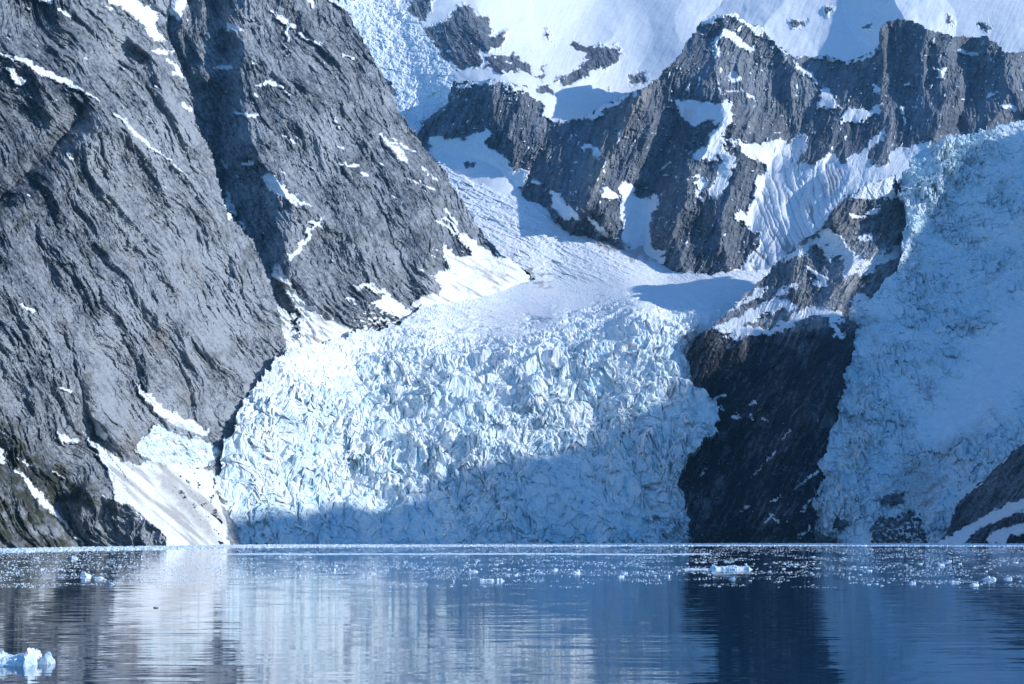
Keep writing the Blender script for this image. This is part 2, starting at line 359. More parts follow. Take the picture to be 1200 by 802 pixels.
# ================================================================== B : second left mountain
B_out = [(150, -80), (392, -80), (398, 2), (412, 22), (424, 42), (440, 72), (455, 100), (468, 128), (484, 152), (500, 176), (520, 198), (545, 240), (562, 268), (580, 296), (600, 305), (632, 330), (600, 352), (540, 362), (500, 385), (455, 400), (420, 425), (335, 440), (250, 440), (170, 300)]
B_ctrl = [(170, 300, 1960), (335, 440, 1900), (340, 330, 1960), (410, 400, 2010), (450, 380, 2120), (505, 345, 2280), (560, 345, 2400), (630, 325, 2600), (580, 296, 2560), (545, 240, 2620), (470, 130, 2640), (400, 0, 2700), (250, 0, 2450),
          (250, 180, 2200), (300, 300, 2010), (400, 200, 2280), (350, 100, 2350), (300, -80, 2560), (400, -80, 2800), (450, 280, 2230)]
B_spurs = [([(290, 0), (283, 90), (300, 180), (345, 240), (330, 310)], 70, 85), ([(400, 20), (440, 110), (480, 200), (520, 270)], 60, 26),
           ([(262, 60), (252, 150), (268, 240), (315, 310)], 26, -55), ([(240, -20), (262, 60)], 30, -25), ([(345, 60), (370, 140), (410, 230), (430, 320)], 40, 28), ([(455, 200), (480, 260), (500, 330)], 34, 24), ([(395, 100), (430, 200), (455, 260)], 22, -16),
           ([(205, 10), (225, 50), (240, 80)], 26, 28)]
B_snow_poly = [[(306, 206), (314, 204), (322, 204), (332, 214), (345, 228), (366, 244), (350, 240), (330, 230), (316, 225)],
               [(187, -90), (222, -90), (219, 4), (215, 15), (209, 25), (199, 17), (187, 13)],
               [(412, 336), (428, 332), (436, 328), (450, 342), (465, 352), (490, 370), (500, 380), (470, 395), (430, 405), (412, 372), (430, 362), (438, 355), (446, 352), (448, 346), (430, 338), (418, 342)],
               [(318, 320), (322, 312), (334, 330), (348, 345), (360, 352), (378, 368), (400, 378), (425, 396), (460, 400), (455, 445), (330, 445), (322, 420), (325, 385), (322, 352), (330, 358), (340, 370), (350, 370), (342, 352)],
               [(517, 255), (525, 256), (540, 270), (560, 286), (580, 300), (600, 300), (640, 330), (600, 360), (500, 370), (480, 360), (495, 345), (515, 345), (520, 335), (505, 322), (512, 322), (525, 312), (518, 295), (520, 285), (530, 298), (545, 302), (553, 300), (548, 290), (540, 285), (535, 272)]]
B_snow_str = [[(281, 36, 1.5), (268, 28, 2), (266, 36, 1)], [(318, 14, 1), (330, 22, 2), (345, 32, 2)], [(362, -5, 3), (366, 8, 2.5)], [(386, -2, 2), (400, 8, 2.2)], [(320, 16, 1), (328, 24, 2.4), (338, 30, 2), (336, 38, 1.5), (338, 50, 1)], [(350, 38, 1), (358, 44, 2.3), (372, 50, 2.4), (378, 54, 1)], [(296, 72, 1), (306, 77, 1.8)], [(300, 101, 1.2), (312, 97, 2.8), (326, 99, 2.8), (338, 111, 1)], [(256, 78, 2.5), (270, 79, 3)],
              [(276, 132, .8), (290, 134, 2.2), (300, 135, 2.6)], [(287, 194, 2), (294, 191, 2.6)], [(301, 160, 1), (305, 168, 1)], [(264, 220, 1), (268, 240, 4), (276, 252, 3.2), (262, 238, 1.5)], [(260, 188, 1.4), (266, 198, .8)], [(362, 262, 1), (374, 262, 2.6), (378, 268, 1)],
              [(381, 255, .8), (374, 262, 2.4), (364, 269, 1.6), (360, 272, 3.4), (362, 280, 2.4), (352, 286, 3.4), (350, 294, 2.0), (342, 300, 2.6), (338, 306, .8)], [(282, 262, 2), (286, 268, 2.4)], [(446, 158, 1.2), (456, 168, 3), (468, 180, 3.6), (480, 192, 1.6)], [(460, 167, 1), (475, 173, 2), (486, 178, 1.4)], [(398, 192, 1.2), (408, 192, 2.6), (420, 194, .8)], [(422, 202, 1.2), (430, 206, 1.6)], [(402, 64, 2), (412, 68, 1.4)],
              [(478, 208, .8), (488, 214, 1.3)], [(494, 196, .8), (512, 210, 1.6)], [(492, 212, 1), (510, 224, 1.5)], [(462, 230, .8), (472, 238, 1)], [(520, 245, 1), (535, 262, 2.5)], [(498, 290, 1.5), (512, 292, 1.5)], [(500, 297, 1.2), (508, 302, 1)], [(404, 350, 1), (414, 352, 1)],
              [(322, 306, 1.2), (332, 326, 3), (345, 345, 4)], [(392, 134, .8), (396, 150, 1)], [(332, 160, .8), (345, 166, 1)], [(396, 172, 1.2), (404, 175, .8)], [(510, 256, .8), (535, 275, 1.4)], [(318, 200, 1), (312, 204, 1.5)], [(370, 262, 1.4), (378, 259, 2.4)]]
def B_masks(x, y, D):
    s = region(x, y, B_snow_poly, B_snow_str, 13, 5)
    s = np.maximum(s, 26 * (fbm((x * .8 + y * .6) / 20, (y * .8 - x * .6) / 6, 3, 371, .6) - .49))
    # boulder-strewn snow at the foot
    bl = soft(region(x, y, [[(404, 362), (440, 360), (470, 378), (460, 400), (425, 398), (408, 385)], [(495, 285), (515, 288), (520, 310), (505, 315)], [(340, 380), (350, 375), (350, 395)]], seed=4), 6)
    s = np.where(bl > .3, np.minimum(s, 9 * fbm(x / 5, y / 4, 2, 44) * 2 - 1), s)
    m = {'snow': soft(s), 'tone': tone_field(x, y, 60, 310)}
    m['ice'] = blank(x); m['tan'] = blank(x)
    m['moss'] = .3 * sstep(.15, .5, fbm(x / 40, y / 40, 3, 93))
    m['dirt'] = .9 * np.clip(.12 + sstep(-.15, .5, fbm((x + y) / 70, (y - x * .6) / 8, 4, 67)), 0, 1) * sstep(270, 320, y)
    m['blue'] = blank(x); m['shade_dark'] = .25 * sstep(300, 230, x)  # shaded gully side darkened in the rock colour
    return m
def B_disp(x, y, D, m):
    h = rock_disp(x, y, 60, 300, D / F, 1.5, 1.15, 1.2)
    sn = sstep(.3, .8, m['snow']); return h * (1 - .85 * sn) + sn * (3 + 5 * ridged((x * .7 - y * .7) / 11, (x + y) / 90, 3, 361) + 6 * fbm(x / 14, y / 11, 4, 363, .6))
relief('mountain', (150, 640, -80, 445), (1.0, 1.0), B_ctrl, B_out, B_disp, B_masks, M_rock, B_spurs, skirt=160, seed=2)
o = bpy.data.objects['mountain.001']; tag(o, 'second dark rock slope behind the gully, with a white snow apron at its foot beside the glacier', 'mountain', kind='structure')

# ================================================================== C : far snowfield with icefall and outcrops
S_out = [(370, -110), (1290, -110), (1290, 180), (900, 200), (700, 260), (600, 290), (480, 260), (430, 150), (370, 20)]
S_ctrl = [(370, -110, 4700), (430, 0, 4300), (500, 150, 3550), (560, 215, 3150), (620, 240, 3080), (600, 120, 3560), (550, 30, 4150), (700, 0, 4900), (650, 130, 3620), (800, 60, 4200), (760, 60, 4300), (900, 0, 4700), (930, 60, 4250), (1000, 60, 4150),
          (1100, 20, 4250), (1200, 20, 4200), (1280, 60, 4000), (1200, -100, 5200), (900, -100, 5600), (600, -100, 5300), (1200, 150, 3800), (900, 190, 3700), (480, 250, 3100), (700, 240, 3400)]
S_spurs = [([(560, 10), (590, 90), (620, 120)], 60, 50), ([(720, 40), (690, 80), (675, 100)], 46, 50), ([(1050, -60), (1045, -5), (1062, 30)], 60, 140), ([(1045, 10), (1000, 40), (960, 62)], 30, -30), ([(880, -40), (830, 20)], 40, -60), ([(960, -60), (905, 20), (890, 40)], 50, 60), ([(520, 100), (560, 140), (640, 150)], 24, 30), ([(430, -80), (470, 60), (520, 140)], 60, -30)]
ICEF = [(396, -110), (470, -110), (482, 20), (500, 40), (520, 62), (532, 85), (530, 120), (525, 138), (508, 150), (490, 165), (470, 140), (440, 80), (400, 0)]
S_rock_poly = [[(470, -60), (502, -60), (506, 5), (503, 18), (498, 25), (492, 25), (486, 18), (478, 12), (478, 0)],
               [(497, 33), (516, 28), (524, 20), (534, 12), (545, 4), (555, 5), (558, 15), (566, 18), (573, 24), (574, 38), (578, 42), (590, 36), (597, 38), (590, 46), (586, 55), (576, 60), (562, 60), (561, 68), (565, 76), (545, 80), (530, 78), (520, 68), (512, 58), (502, 48)],
               [(567, 67), (588, 64), (600, 62), (610, 68), (618, 76), (625, 80), (624, 87), (600, 84), (585, 86), (570, 78)],
               [(652, 94), (660, 88), (676, 84), (682, 75), (690, 65), (676, 58), (668, 52), (674, 47), (690, 54), (705, 55), (720, 54), (728, 65), (722, 76), (712, 79), (696, 79), (690, 88), (676, 95), (662, 101)],
               [(628, 106), (638, 100), (648, 102), (648, 110), (636, 112)], [(625, 88), (637, 88), (636, 94)], [(633, 80), (640, 79), (636, 85)],
               [(640, 36), (646, 38), (644, 43), (639, 42)], [(922, 26), (930, 24), (945, 26), (942, 31), (930, 31)], [(966, 12), (974, 10), (978, 14), (970, 18)], [(1009, 31), (1020, 29), (1019, 36), (1010, 36)], [(1106, 16), (1112, 14), (1118, 26), (1112, 28)], [(1145, 28), (1155, 27), (1162, 31), (1156, 36), (1148, 34)],
               [(736, 92), (746, 86), (757, 88), (756, 94), (742, 100)], [(495, 138), (520, 140), (540, 150), (533, 158), (505, 164), (492, 160)], [(530, 160), (545, 165), (541, 172), (530, 168)], [(543, 192), (556, 190), (558, 196), (546, 198)]]
S_ice_rock = [[(449, 96), (455, 96), (463, 108), (460, 116), (452, 110)], [(504, 70), (508, 70), (506, 74)], [(533, 158), (546, 163), (543, 171), (532, 169)]]
def S_masks(x, y, D):
    r = region(x, y, S_rock_poly + S_ice_rock, seed=21, jit=6)
    # snow fingers breaking the outcrops
    r = np.minimum(r, 3.2 - 11 * sstep(.3, .6, fbm(x / 9, y / 6, 3, 55)))
    # peppered stones
    pep = soft(region(x, y, [[(500, 84), (560, 84), (640, 92), (660, 110), (600, 92), (520, 92)], [(760, 60), (800, 40), (790, 70)], [(600, 20), (640, 30), (665, 45), (660, 80), (640, 95), (610, 60)], [(690, 90), (740, 88), (720, 120), (680, 118)], [(970, 10), (990, 10), (985, 40), (965, 30)]], seed=5, jit=8), 10)
    r = np.maximum(r, (9 * fbm(x / 4, y / 3.2, 2, 61) - 5.2) * 2 * pep + (pep - 1) * 30)
    m = {'snow': soft(-r), 'tone': tone_field(x, y, 60, 410) - .1}
    ic = soft(region(x, y, [ICEF], seed=22, jit=6), 6)
    m['ice'] = ic * .8; m['tan'] = blank(x); m['moss'] = blank(x); m['shade_dark'] = blank(x)
    m['blue'] = ic * np.clip(-.2 + .5 * fbm(x / 14, y / 10, 3, 63) + .5 * sstep(30, 0, np.abs(x - 440 - (y - 70) * .55)), 0, 1)
    m['dirt'] = blank(x)
    return m
def S_disp(x, y, D, m):
    k = D / F
    ic = m['ice'] / .8
    f1, f2, kk, bx, by = cells(x / 8 + fbm(x / 12, y / 12, 2, 8), y / 6 + fbm(x / 12, y / 12, 2, 9), 33)
    g1, g2, k2, _, _ = cells(x / 3.4, y / 2.8, 34)
    ser = 4.2 * blocks(x / 14 + .4 * fbm(x / 9, y / 9, 2, 8), y / 9, 37, 1.8, 1., .15, .5) + 3.2 * blocks(x / 5.5 + .5 * fbm(x / 5, y / 5, 2, 9), y / 4, 39, 1.8, 1.1, .2, .4) + 3 * fbm(x / 6, y / 4, 3, 41, .7) + 1.8 * (_rnd[k2, 2] - .5) + 7 * fbm(x / 25, y / 18, 4, 36, .6)
    sn = m['snow']
    flute = sstep(560, 620, x) * (.55 * ridged((x + y * .45) / 5.5 + 1.5 * fbm(x / 60, y / 60, 2, 7), y / 90, 2, 35)) + 5 * fbm(x / 55, y / 40, 4, 38)
    rock = rock_disp(x, y, 60, 400, 1.0, .8, 1.0) + 3
    h = rock * (1 - sn) + sn * flute
    return (h * (1 - ic) + ser * ic) * k * 1.05
relief('snowfield', (370, 1290, -110, 290), (1.1, 1.0), S_ctrl, S_out, S_disp, S_masks, M_back, S_spurs, skirt=200, seed=3)
o = bpy.data.objects['snowfield']; tag(o, 'high snowfield with a narrow icefall and dark outcrops along the top of the view', 'snowfield', kind='structure')

# ================================================================== D : back massif
M_out = [(500, 140), (525, 118), (530, 96), (545, 94), (560, 96), (580, 92), (600, 96), (618, 100), (622, 112), (640, 125), (648, 138), (665, 140), (686, 135), (703, 125), (722, 116), (737, 108), (752, 102), (766, 94), (780, 80), (794, 67), (800, 56), (813, 37), (820, 26), (840, 16), (864, 16), (881, 28), (896, 32), (900, 44), (918, 58), (931, 65), (948, 67), (968, 64), (988, 71), (1015, 64), (1030, 50), (1032, 30), (1042, 22), (1060, 22), (1069, 25), (1090, 35),
         (1116, 40), (1140, 43), (1157, 42), (1170, 52), (1180, 62), (1200, 60), (1290, 55), (1290, 420), (1000, 400), (880, 345), (700, 320), (600, 290), (520, 225), (480, 170)]
M_ctrl = [(480, 170, 3480), (530, 96, 3520), (600, 100, 3480), (650, 142, 3420), (700, 130, 3400), (800, 60, 3650), (850, 15, 3780), (950, 68, 3740), (1040, 30, 3720), (1200, 60, 3550), (1290, 60, 3450), (1290, 400, 2600), (1200, 160, 3180), (1100, 170, 3080), (1000, 150, 3260),
          (1040, 230, 2780), (950, 280, 2760), (860, 345, 2640), (800, 322, 2740), (700, 290, 2860), (640, 255, 3000), (560, 225, 3200), (600, 170, 3250), (700, 200, 3100), (780, 180, 3150), (850, 130, 3330), (840, 230, 2940), (940, 200, 3040), (1000, 400, 2450)]
M_spurs = [([(790, 75), (750, 105), (735, 150), (705, 200), (688, 240)], 52, 110), ([(850, 15), (835, 90), (860, 150)], 60, 80), ([(848, 135), (812, 200), (790, 270), (800, 318)], 44, 75), ([(790, 150), (760, 230), (755, 290)], 26, -50), ([(600, 100), (640, 180), (660, 240)], 50, 30),
           ([(905, 45), (930, 80), (958, 108)], 30, 50), ([(955, 110), (945, 150)], 18, 20), ([(925, 150), (900, 200), (860, 320)], 44, -25), ([(870, 190), (845, 260), (850, 310)], 36, 60), ([(1040, 30), (1010, 90), (980, 140), (960, 200)], 42, 40), ([(990, 75), (960, 110), (930, 160)], 24, -40),
           ([(1090, 40), (1110, 110), (1095, 160)], 40, 60), ([(1140, 50), (1135, 100), (1120, 150)], 22, -70), ([(1175, 60), (1185, 110), (1160, 150)], 30, 40), ([(1030, 160), (990, 220), (950, 270)], 34, 14), ([(1000, 150), (960, 200), (930, 240)], 20, -25), ([(700, 240), (720, 280), (760, 305)], 24, 24)]
M_snow_poly = [[(640, 118), (686, 135), (703, 125), (722, 116), (737, 108), (752, 102), (766, 94), (757, 98), (748, 110), (733, 114), (727, 120), (712, 128), (700, 140), (690, 142), (686, 138), (665, 142), (648, 146), (640, 143), (636, 135), (640, 125)],
               [(818, 20), (860, 12), (885, 28), (896, 30), (896, 42), (882, 40), (866, 22), (852, 20), (840, 22), (824, 30)], [(840, 40), (856, 34), (862, 36), (866, 44), (880, 52), (884, 58), (876, 60), (870, 58), (856, 48), (852, 42), (842, 48), (838, 68), (836, 50)],
               [(852, 94), (861, 84), (867, 92), (862, 97)], [(962, 100), (985, 126), (958, 128)], [(500, 160), (540, 165), (570, 150), (575, 155), (570, 170), (583, 178), (592, 185), (600, 196), (620, 200), (622, 208), (612, 216), (600, 225), (580, 222), (545, 205), (505, 190)],
               [(900, 44), (918, 58), (931, 65), (948, 67), (968, 64), (988, 71), (1015, 64), (1030, 50), (1028, 60), (1012, 70), (990, 74), (968, 68), (935, 68), (918, 62)],
               [(790, 118), (800, 116), (820, 120), (858, 118), (858, 128), (852, 150), (848, 162), (856, 164), (870, 168), (890, 168), (918, 162), (925, 172), (928, 190), (935, 200), (950, 198), (985, 200), (995, 210), (990, 235), (975, 255), (950, 285), (930, 300), (905, 318), (880, 330), (840, 330), (858, 320), (870, 310), (884, 296), (890, 285), (888, 275), (880, 270), (872, 262), (862, 256), (866, 248), (874, 250), (880, 238), (886, 210), (896, 202), (900, 196), (893, 190), (882, 186), (874, 180), (862, 170), (850, 166), (852, 180), (862, 190), (858, 205), (846, 226), (834, 234), (832, 224), (840, 205), (848, 190), (842, 180), (836, 190), (824, 190), (812, 184), (816, 175), (828, 168), (840, 150), (838, 140), (828, 140), (815, 150), (800, 140)],
               [(812, 205), (824, 206), (832, 210), (830, 222), (818, 225), (813, 215)], [(984, 142), (995, 124), (1020, 130), (1034, 118), (1032, 130), (1020, 140), (1000, 145), (988, 144)],
               [(925, 168), (940, 155), (950, 160), (945, 175), (935, 188), (950, 195), (972, 180), (990, 190), (1010, 175), (1026, 160), (1035, 150), (1040, 155), (1025, 172), (1015, 180), (1020, 192), (1035, 195), (1050, 175), (1070, 170), (1090, 165), (1085, 182), (1060, 210), (1020, 225), (990, 235), (985, 205), (950, 200), (930, 198)],
               [(1095, 80), (1106, 80), (1108, 90), (1100, 92)], [(1168, 122), (1180, 119), (1192, 124), (1190, 128), (1178, 127)], [(1020, 106), (1024, 97), (1030, 106), (1024, 110)], [(702, 225), (715, 218), (722, 226), (725, 236), (714, 232), (702, 228)],
               [(728, 215), (740, 215), (745, 232), (760, 232), (770, 226), (766, 250), (758, 268), (768, 290), (780, 300), (780, 310), (740, 300), (728, 285), (726, 250)], [(648, 222), (660, 232), (672, 248), (682, 258), (660, 258), (644, 240)], [(700, 190), (702, 175), (694, 172), (686, 178), (680, 170), (692, 168)],
               [(588, 94), (600, 100), (612, 102), (610, 108), (590, 104)], [(520, 92), (533, 100), (545, 98), (590, 90), (640, 110), (620, 112), (600, 96), (540, 104)]]
M_snow_str = [[(665, 166, 1), (670, 158, 1.4)], [(842, 66, 2), (840, 60, 2.6)], [(928, 70, 1), (938, 82, 2.2), (950, 88, 2), (958, 98, 1.2)], [(962, 108, 1.2), (968, 108, 1)], [(1060, 100, 1.2), (1064, 97, 2)], [(1124, 58, 1), (1128, 62, 2.5), (1144, 63, 1.4)], [(1160, 112, 2), (1168, 108, 2)], [(648, 176, 1), (652, 172, .8)], [(840, 90, 1), (845, 110, 1), (868, 105, .8), (885, 118, .8)], [(775, 200, .8), (786, 190, 1.2)], [(776, 226, 1), (770, 240, 1.6)], [(1058, 128, 1.2), (1060, 146, 1.4)], [(730, 150, .6), (722, 168, .8)], [(815, 225, 2), (822, 235, 1)], [(626, 212, 2), (632, 214, 1)], [(690, 256, 2), (700, 268, 3), (714, 276, 2)]]
FLUTE = [(885, 165), (920, 160), (990, 200), (995, 215), (960, 280), (900, 325), (845, 330), (890, 280), (880, 220)]
def M_masks(x, y, D):
    s = region(x, y, M_snow_poly, M_snow_str, 23, 6)
    spk = sstep(.30, .5, fbm(x / 7, y / 5, 3, 81)); s = np.maximum(s, 24 * (fbm((x + .3 * y) / 5.5, (y - .3 * x) / 18, 3, 91, .6) - .50 + .12 * sstep(.0, .3, fbm(x / 50, y / 50, 2, 93)))); s = np.maximum(s, (spk * 7 - 5.5) * (.3 + 1.2 * sstep(-.1, .35, fbm(x / 60, y / 60, 2, 83))))
    s = np.where(s > 0, s - 6 * sstep(.34, .6, fbm(x / 10, y / 10, 3, 85)), s)
    m = {'snow': soft(s), 'tone': tone_field(x, y, 105, 510)}
    m['ice'] = blank(x)
    m['tan'] = np.clip(soft(region(x, y, [[(745, 105), (762, 105), (745, 140), (722, 180), (700, 215), (686, 228), (690, 205), (715, 160), (728, 130)], [(826, 250), (838, 248), (822, 275), (810, 285)]], seed=6, jit=8), 6) * .8 + .25 * sstep(.2, .5, fbm(x / 60, y / 60, 3, 95)), 0, 1)  # tan rock; also brightens the sunlit spur face by colour
    m['moss'] = blank(x); m['shade_dark'] = blank(x)
    fl = soft(region(x, y, [FLUTE], seed=7, jit=5), 5)
    c = np.hypot(x - 1130, (y - 160) * .9) + 5 * fbm(x / 25, y / 25, 2, 87)        # runnels curve down the gully
    w = ridged(c / 8.5, (y + x * .3) / 120, 1, 88)
    m['_fl'] = fl * w
    m['dirt'] = np.maximum(.95 * fl * sstep(.72, .95, w), .5 * sstep(270, 300, y) * sstep(850, 700, x) * sstep(.0, .4, fbm(x / 20, y / 8, 3, 97)))
    m['dirt'] = np.maximum(m['dirt'], soft(region(x, y, [[(970, 200), (985, 198), (980, 225), (965, 240)], [(690, 270), (720, 275), (740, 290), (720, 300), (690, 290)]], seed=6, jit=8), 6) * .8)
    m['blue'] = blank(x)
    return m
def M_disp(x, y, D, m):
    h = rock_disp(x, y, 108, 500, 1.0, 1.35, 1.25, 1.2)
    sn = sstep(.3, .8, m['snow'])
    return (h * (1 - .75 * sn) + sn * (2 - 3.2 * m['_fl']) + sn * fbm(x / 18, y / 12, 3, 505)) * D / F
M_spurs = [(p, w_, a_ * 1.3) for p, w_, a_ in M_spurs]
relief('mountain', (480, 1290, 8, 420), (1.05, 1.0), M_ctrl, M_out, M_disp, M_masks, M_back, M_spurs, skirt=220, seed=4)
o = bpy.data.objects['mountain.002']; tag(o, 'jagged dark massif streaked with snow chutes, standing behind the glacier basin', 'mountain', kind='structure')

# ================================================================== E : main glacier with the valley arm behind
E_out = [(252, 668), (260, 600), (256, 575), (250, 560), (256, 540), (264, 520), (270, 500), (284, 472), (302, 446), (316, 430), (316, 428), (335, 412), (350, 405), (380, 400), (402, 395), (420, 388), (450, 385), (470, 378), (488, 364), (505, 350), (530, 344), (560, 342), (600, 335), (626, 328), (610, 312), (590, 300), (560, 270), (535, 232), (505, 196), (514, 190), (545, 206), (575, 222), (602, 230), (622, 237), (649, 247), (656, 264), (669, 273),
         (690, 277), (710, 277), (732, 272), (757, 277), (768, 296), (774, 304), (787, 300), (797, 312), (815, 322), (880, 316), (960, 310), (960, 360), (870, 385), (826, 400), (812, 425), (822, 460), (838, 472), (844, 486), (836, 502), (820, 516), (804, 532), (795, 550), (796, 572), (804, 596), (809, 620), (812, 640), (812, 668)]
E_ctrl = [(244, 660, 1330), (262, 638, 1384), (400, 637.5, 1520), (550, 637, 1602), (400, 605, 1560), (550, 600, 1635), (700, 600, 1715), (800, 636, 1760), (900, 636, 1860), (262, 560, 1425), (240, 480, 1530), (300, 500, 1520), (300, 445, 1640), (340, 412, 1745), (400, 560, 1640), (400, 480, 1760), (420, 410, 1960), (500, 372, 2150), (560, 560, 1700), (560, 470, 1840), (600, 400, 2060), (650, 375, 2180), (750, 360, 2180), (820, 370, 2160), (700, 560, 1780), (700, 470, 1890), (800, 560, 1795), (800, 460, 1910), (838, 490, 1875), (800, 420, 1990),
          (520, 350, 2330), (600, 335, 2520), (700, 340, 2440), (830, 335, 2480), (880, 322, 2600), (780, 322, 2650), (650, 325, 2600), (700, 285, 2830), (620, 260, 2900), (540, 205, 3180), (505, 196, 3230), (620, 312, 2640), (950, 320, 2700), (950, 500, 2050), (560, 280, 2780)]
E_spurs = [([(660, 372), (720, 362), (800, 362), (835, 368)], 26, 22), ([(600, 600), (590, 560), (560, 500)], 70, 14), ([(320, 560), (330, 600), (330, 640)], 50, 12), ([(660, 400), (668, 430), (690, 470)], 20, -12)]
def E_zone(x, y):
    # 1 on the broken icefall, 0 on the smooth flat and on the valley arm
    edge = np.interp(x, [240, 340, 400, 480, 540, 600, 660, 720, 800, 840, 900], [500, 425, 412, 392, 392, 396, 378, 362, 358, 362, 362]).astype(f32)
    return sstep(-22, 40, y - edge + 30 * fbm(x / 34, y / 12, 4, 601, .65))
def E_masks(x, y, D):
    z = E_zone(x, y)
    m = {'snow': blank(x) + 1, 'tone': tone_field(x, y, 60, 610)}
    # dark moraine rocks at the left edge
    rk = region(x, y, [[(262, 430), (288, 436), (306, 432), (300, 444), (288, 462), (268, 480), (262, 500), (252, 498), (262, 470)], [(222, 545), (240, 548), (258, 562), (262, 590), (244, 586), (230, 570)]], seed=24, jit=9)
    rk = np.minimum(rk, 6 - 14 * sstep(0, .4, fbm(x / 6, y / 5, 3, 603)))
    m['snow'] = soft(-rk)
    far = sstep(345, 325, y)
    m['ice'] = np.clip(.25 + .75 * z, 0, 1) * (1 - .55 * far)
    f1, f2, kk, bx, by = cells(x / 11, y / 8, 61)
    m['blue'] = np.clip(z * (.06 + .30 * fbm(x / 60, y / 40, 3, 605) + .6 * sstep(.1, .6, fbm(x / 9, y / 9, 2, 607)) + .25 * _rnd[kk, 2] - .1), 0, 1)
    foot = sstep(560, 630, y)
    m['blue'] = np.clip(m['blue'] + foot * (.15 + .4 * sstep(-.2, .3, fbm(x / 30, y / 60, 3, 609))), 0, 1)  # bluer ice at the foot, also deepening its shade through colour
    u = (x * .8 + y * .55); v = (y * .9 - x * .42)
    d = far * (.5 * sstep(-.05, .5, fbm(u / 60, v / 6, 4, 611, .7)) + .06)
    d = np.maximum(d, .55 * z * sstep(.22, .5, fbm(x / 20, y / 12, 4, 613)) * (.5 + .8 * sstep(600, 780, x)))
    d = np.maximum(d, .5 * (1 - z) * sstep(.05, .5, fbm(u / 60, v / 4, 3, 615)) * sstep(700, 480, x))
    m['blue'] = np.maximum(m['blue'], (1 - z) * (1 - far) * .6 * sstep(0, .4, fbm(u / 50, v / 7, 4, 616)))
    d = np.maximum(d, .9 * sstep(24, 4, line_dist(x, y, [(525, 268), (560, 296), (600, 312), (640, 326)])) * sstep(-.2, .4, fbm(x / 10, y / 5, 2, 617)))
    d = np.maximum(d, .8 * soft(region(x, y, [[(805, 372), (826, 376), (820, 400), (802, 420), (796, 400)], [(690, 272), (760, 280), (775, 308), (740, 304), (700, 290)], [(205, 540), (262, 590), (262, 640), (235, 605)]], seed=25, jit=8), 6))
    m['dirt'] = np.clip(d, 0, 1)
    m['tan'] = blank(x) + .3; m['moss'] = blank(x); m['shade_dark'] = blank(x)
    m['_z'] = z
    return m
def E_disp(x, y, D, m):
    z = m['_z']; far = sstep(345, 320, y)
    u = (x * .8 + y * .55); v = (y * .9 - x * .42)
    flow = far * (1.6 * ridged(u / 40, v / 6.5, 3, 621, .65) + 3 * fbm(u / 90, v / 18, 3, 623) + 2.0 * blocks(u / 12, v / 4, 627, 1.6, 1., .15, .4) * (.2 + sstep(-.2, .3, fbm(x / 40, y / 25, 2, 629))) + 1.6 * fbm(x / 6, y / 3, 3, 628, .7)) + (1 - far) * 1.0 * fbm(x / 40, y / 8, 3, 625)
    return flow * D / F * 2.2
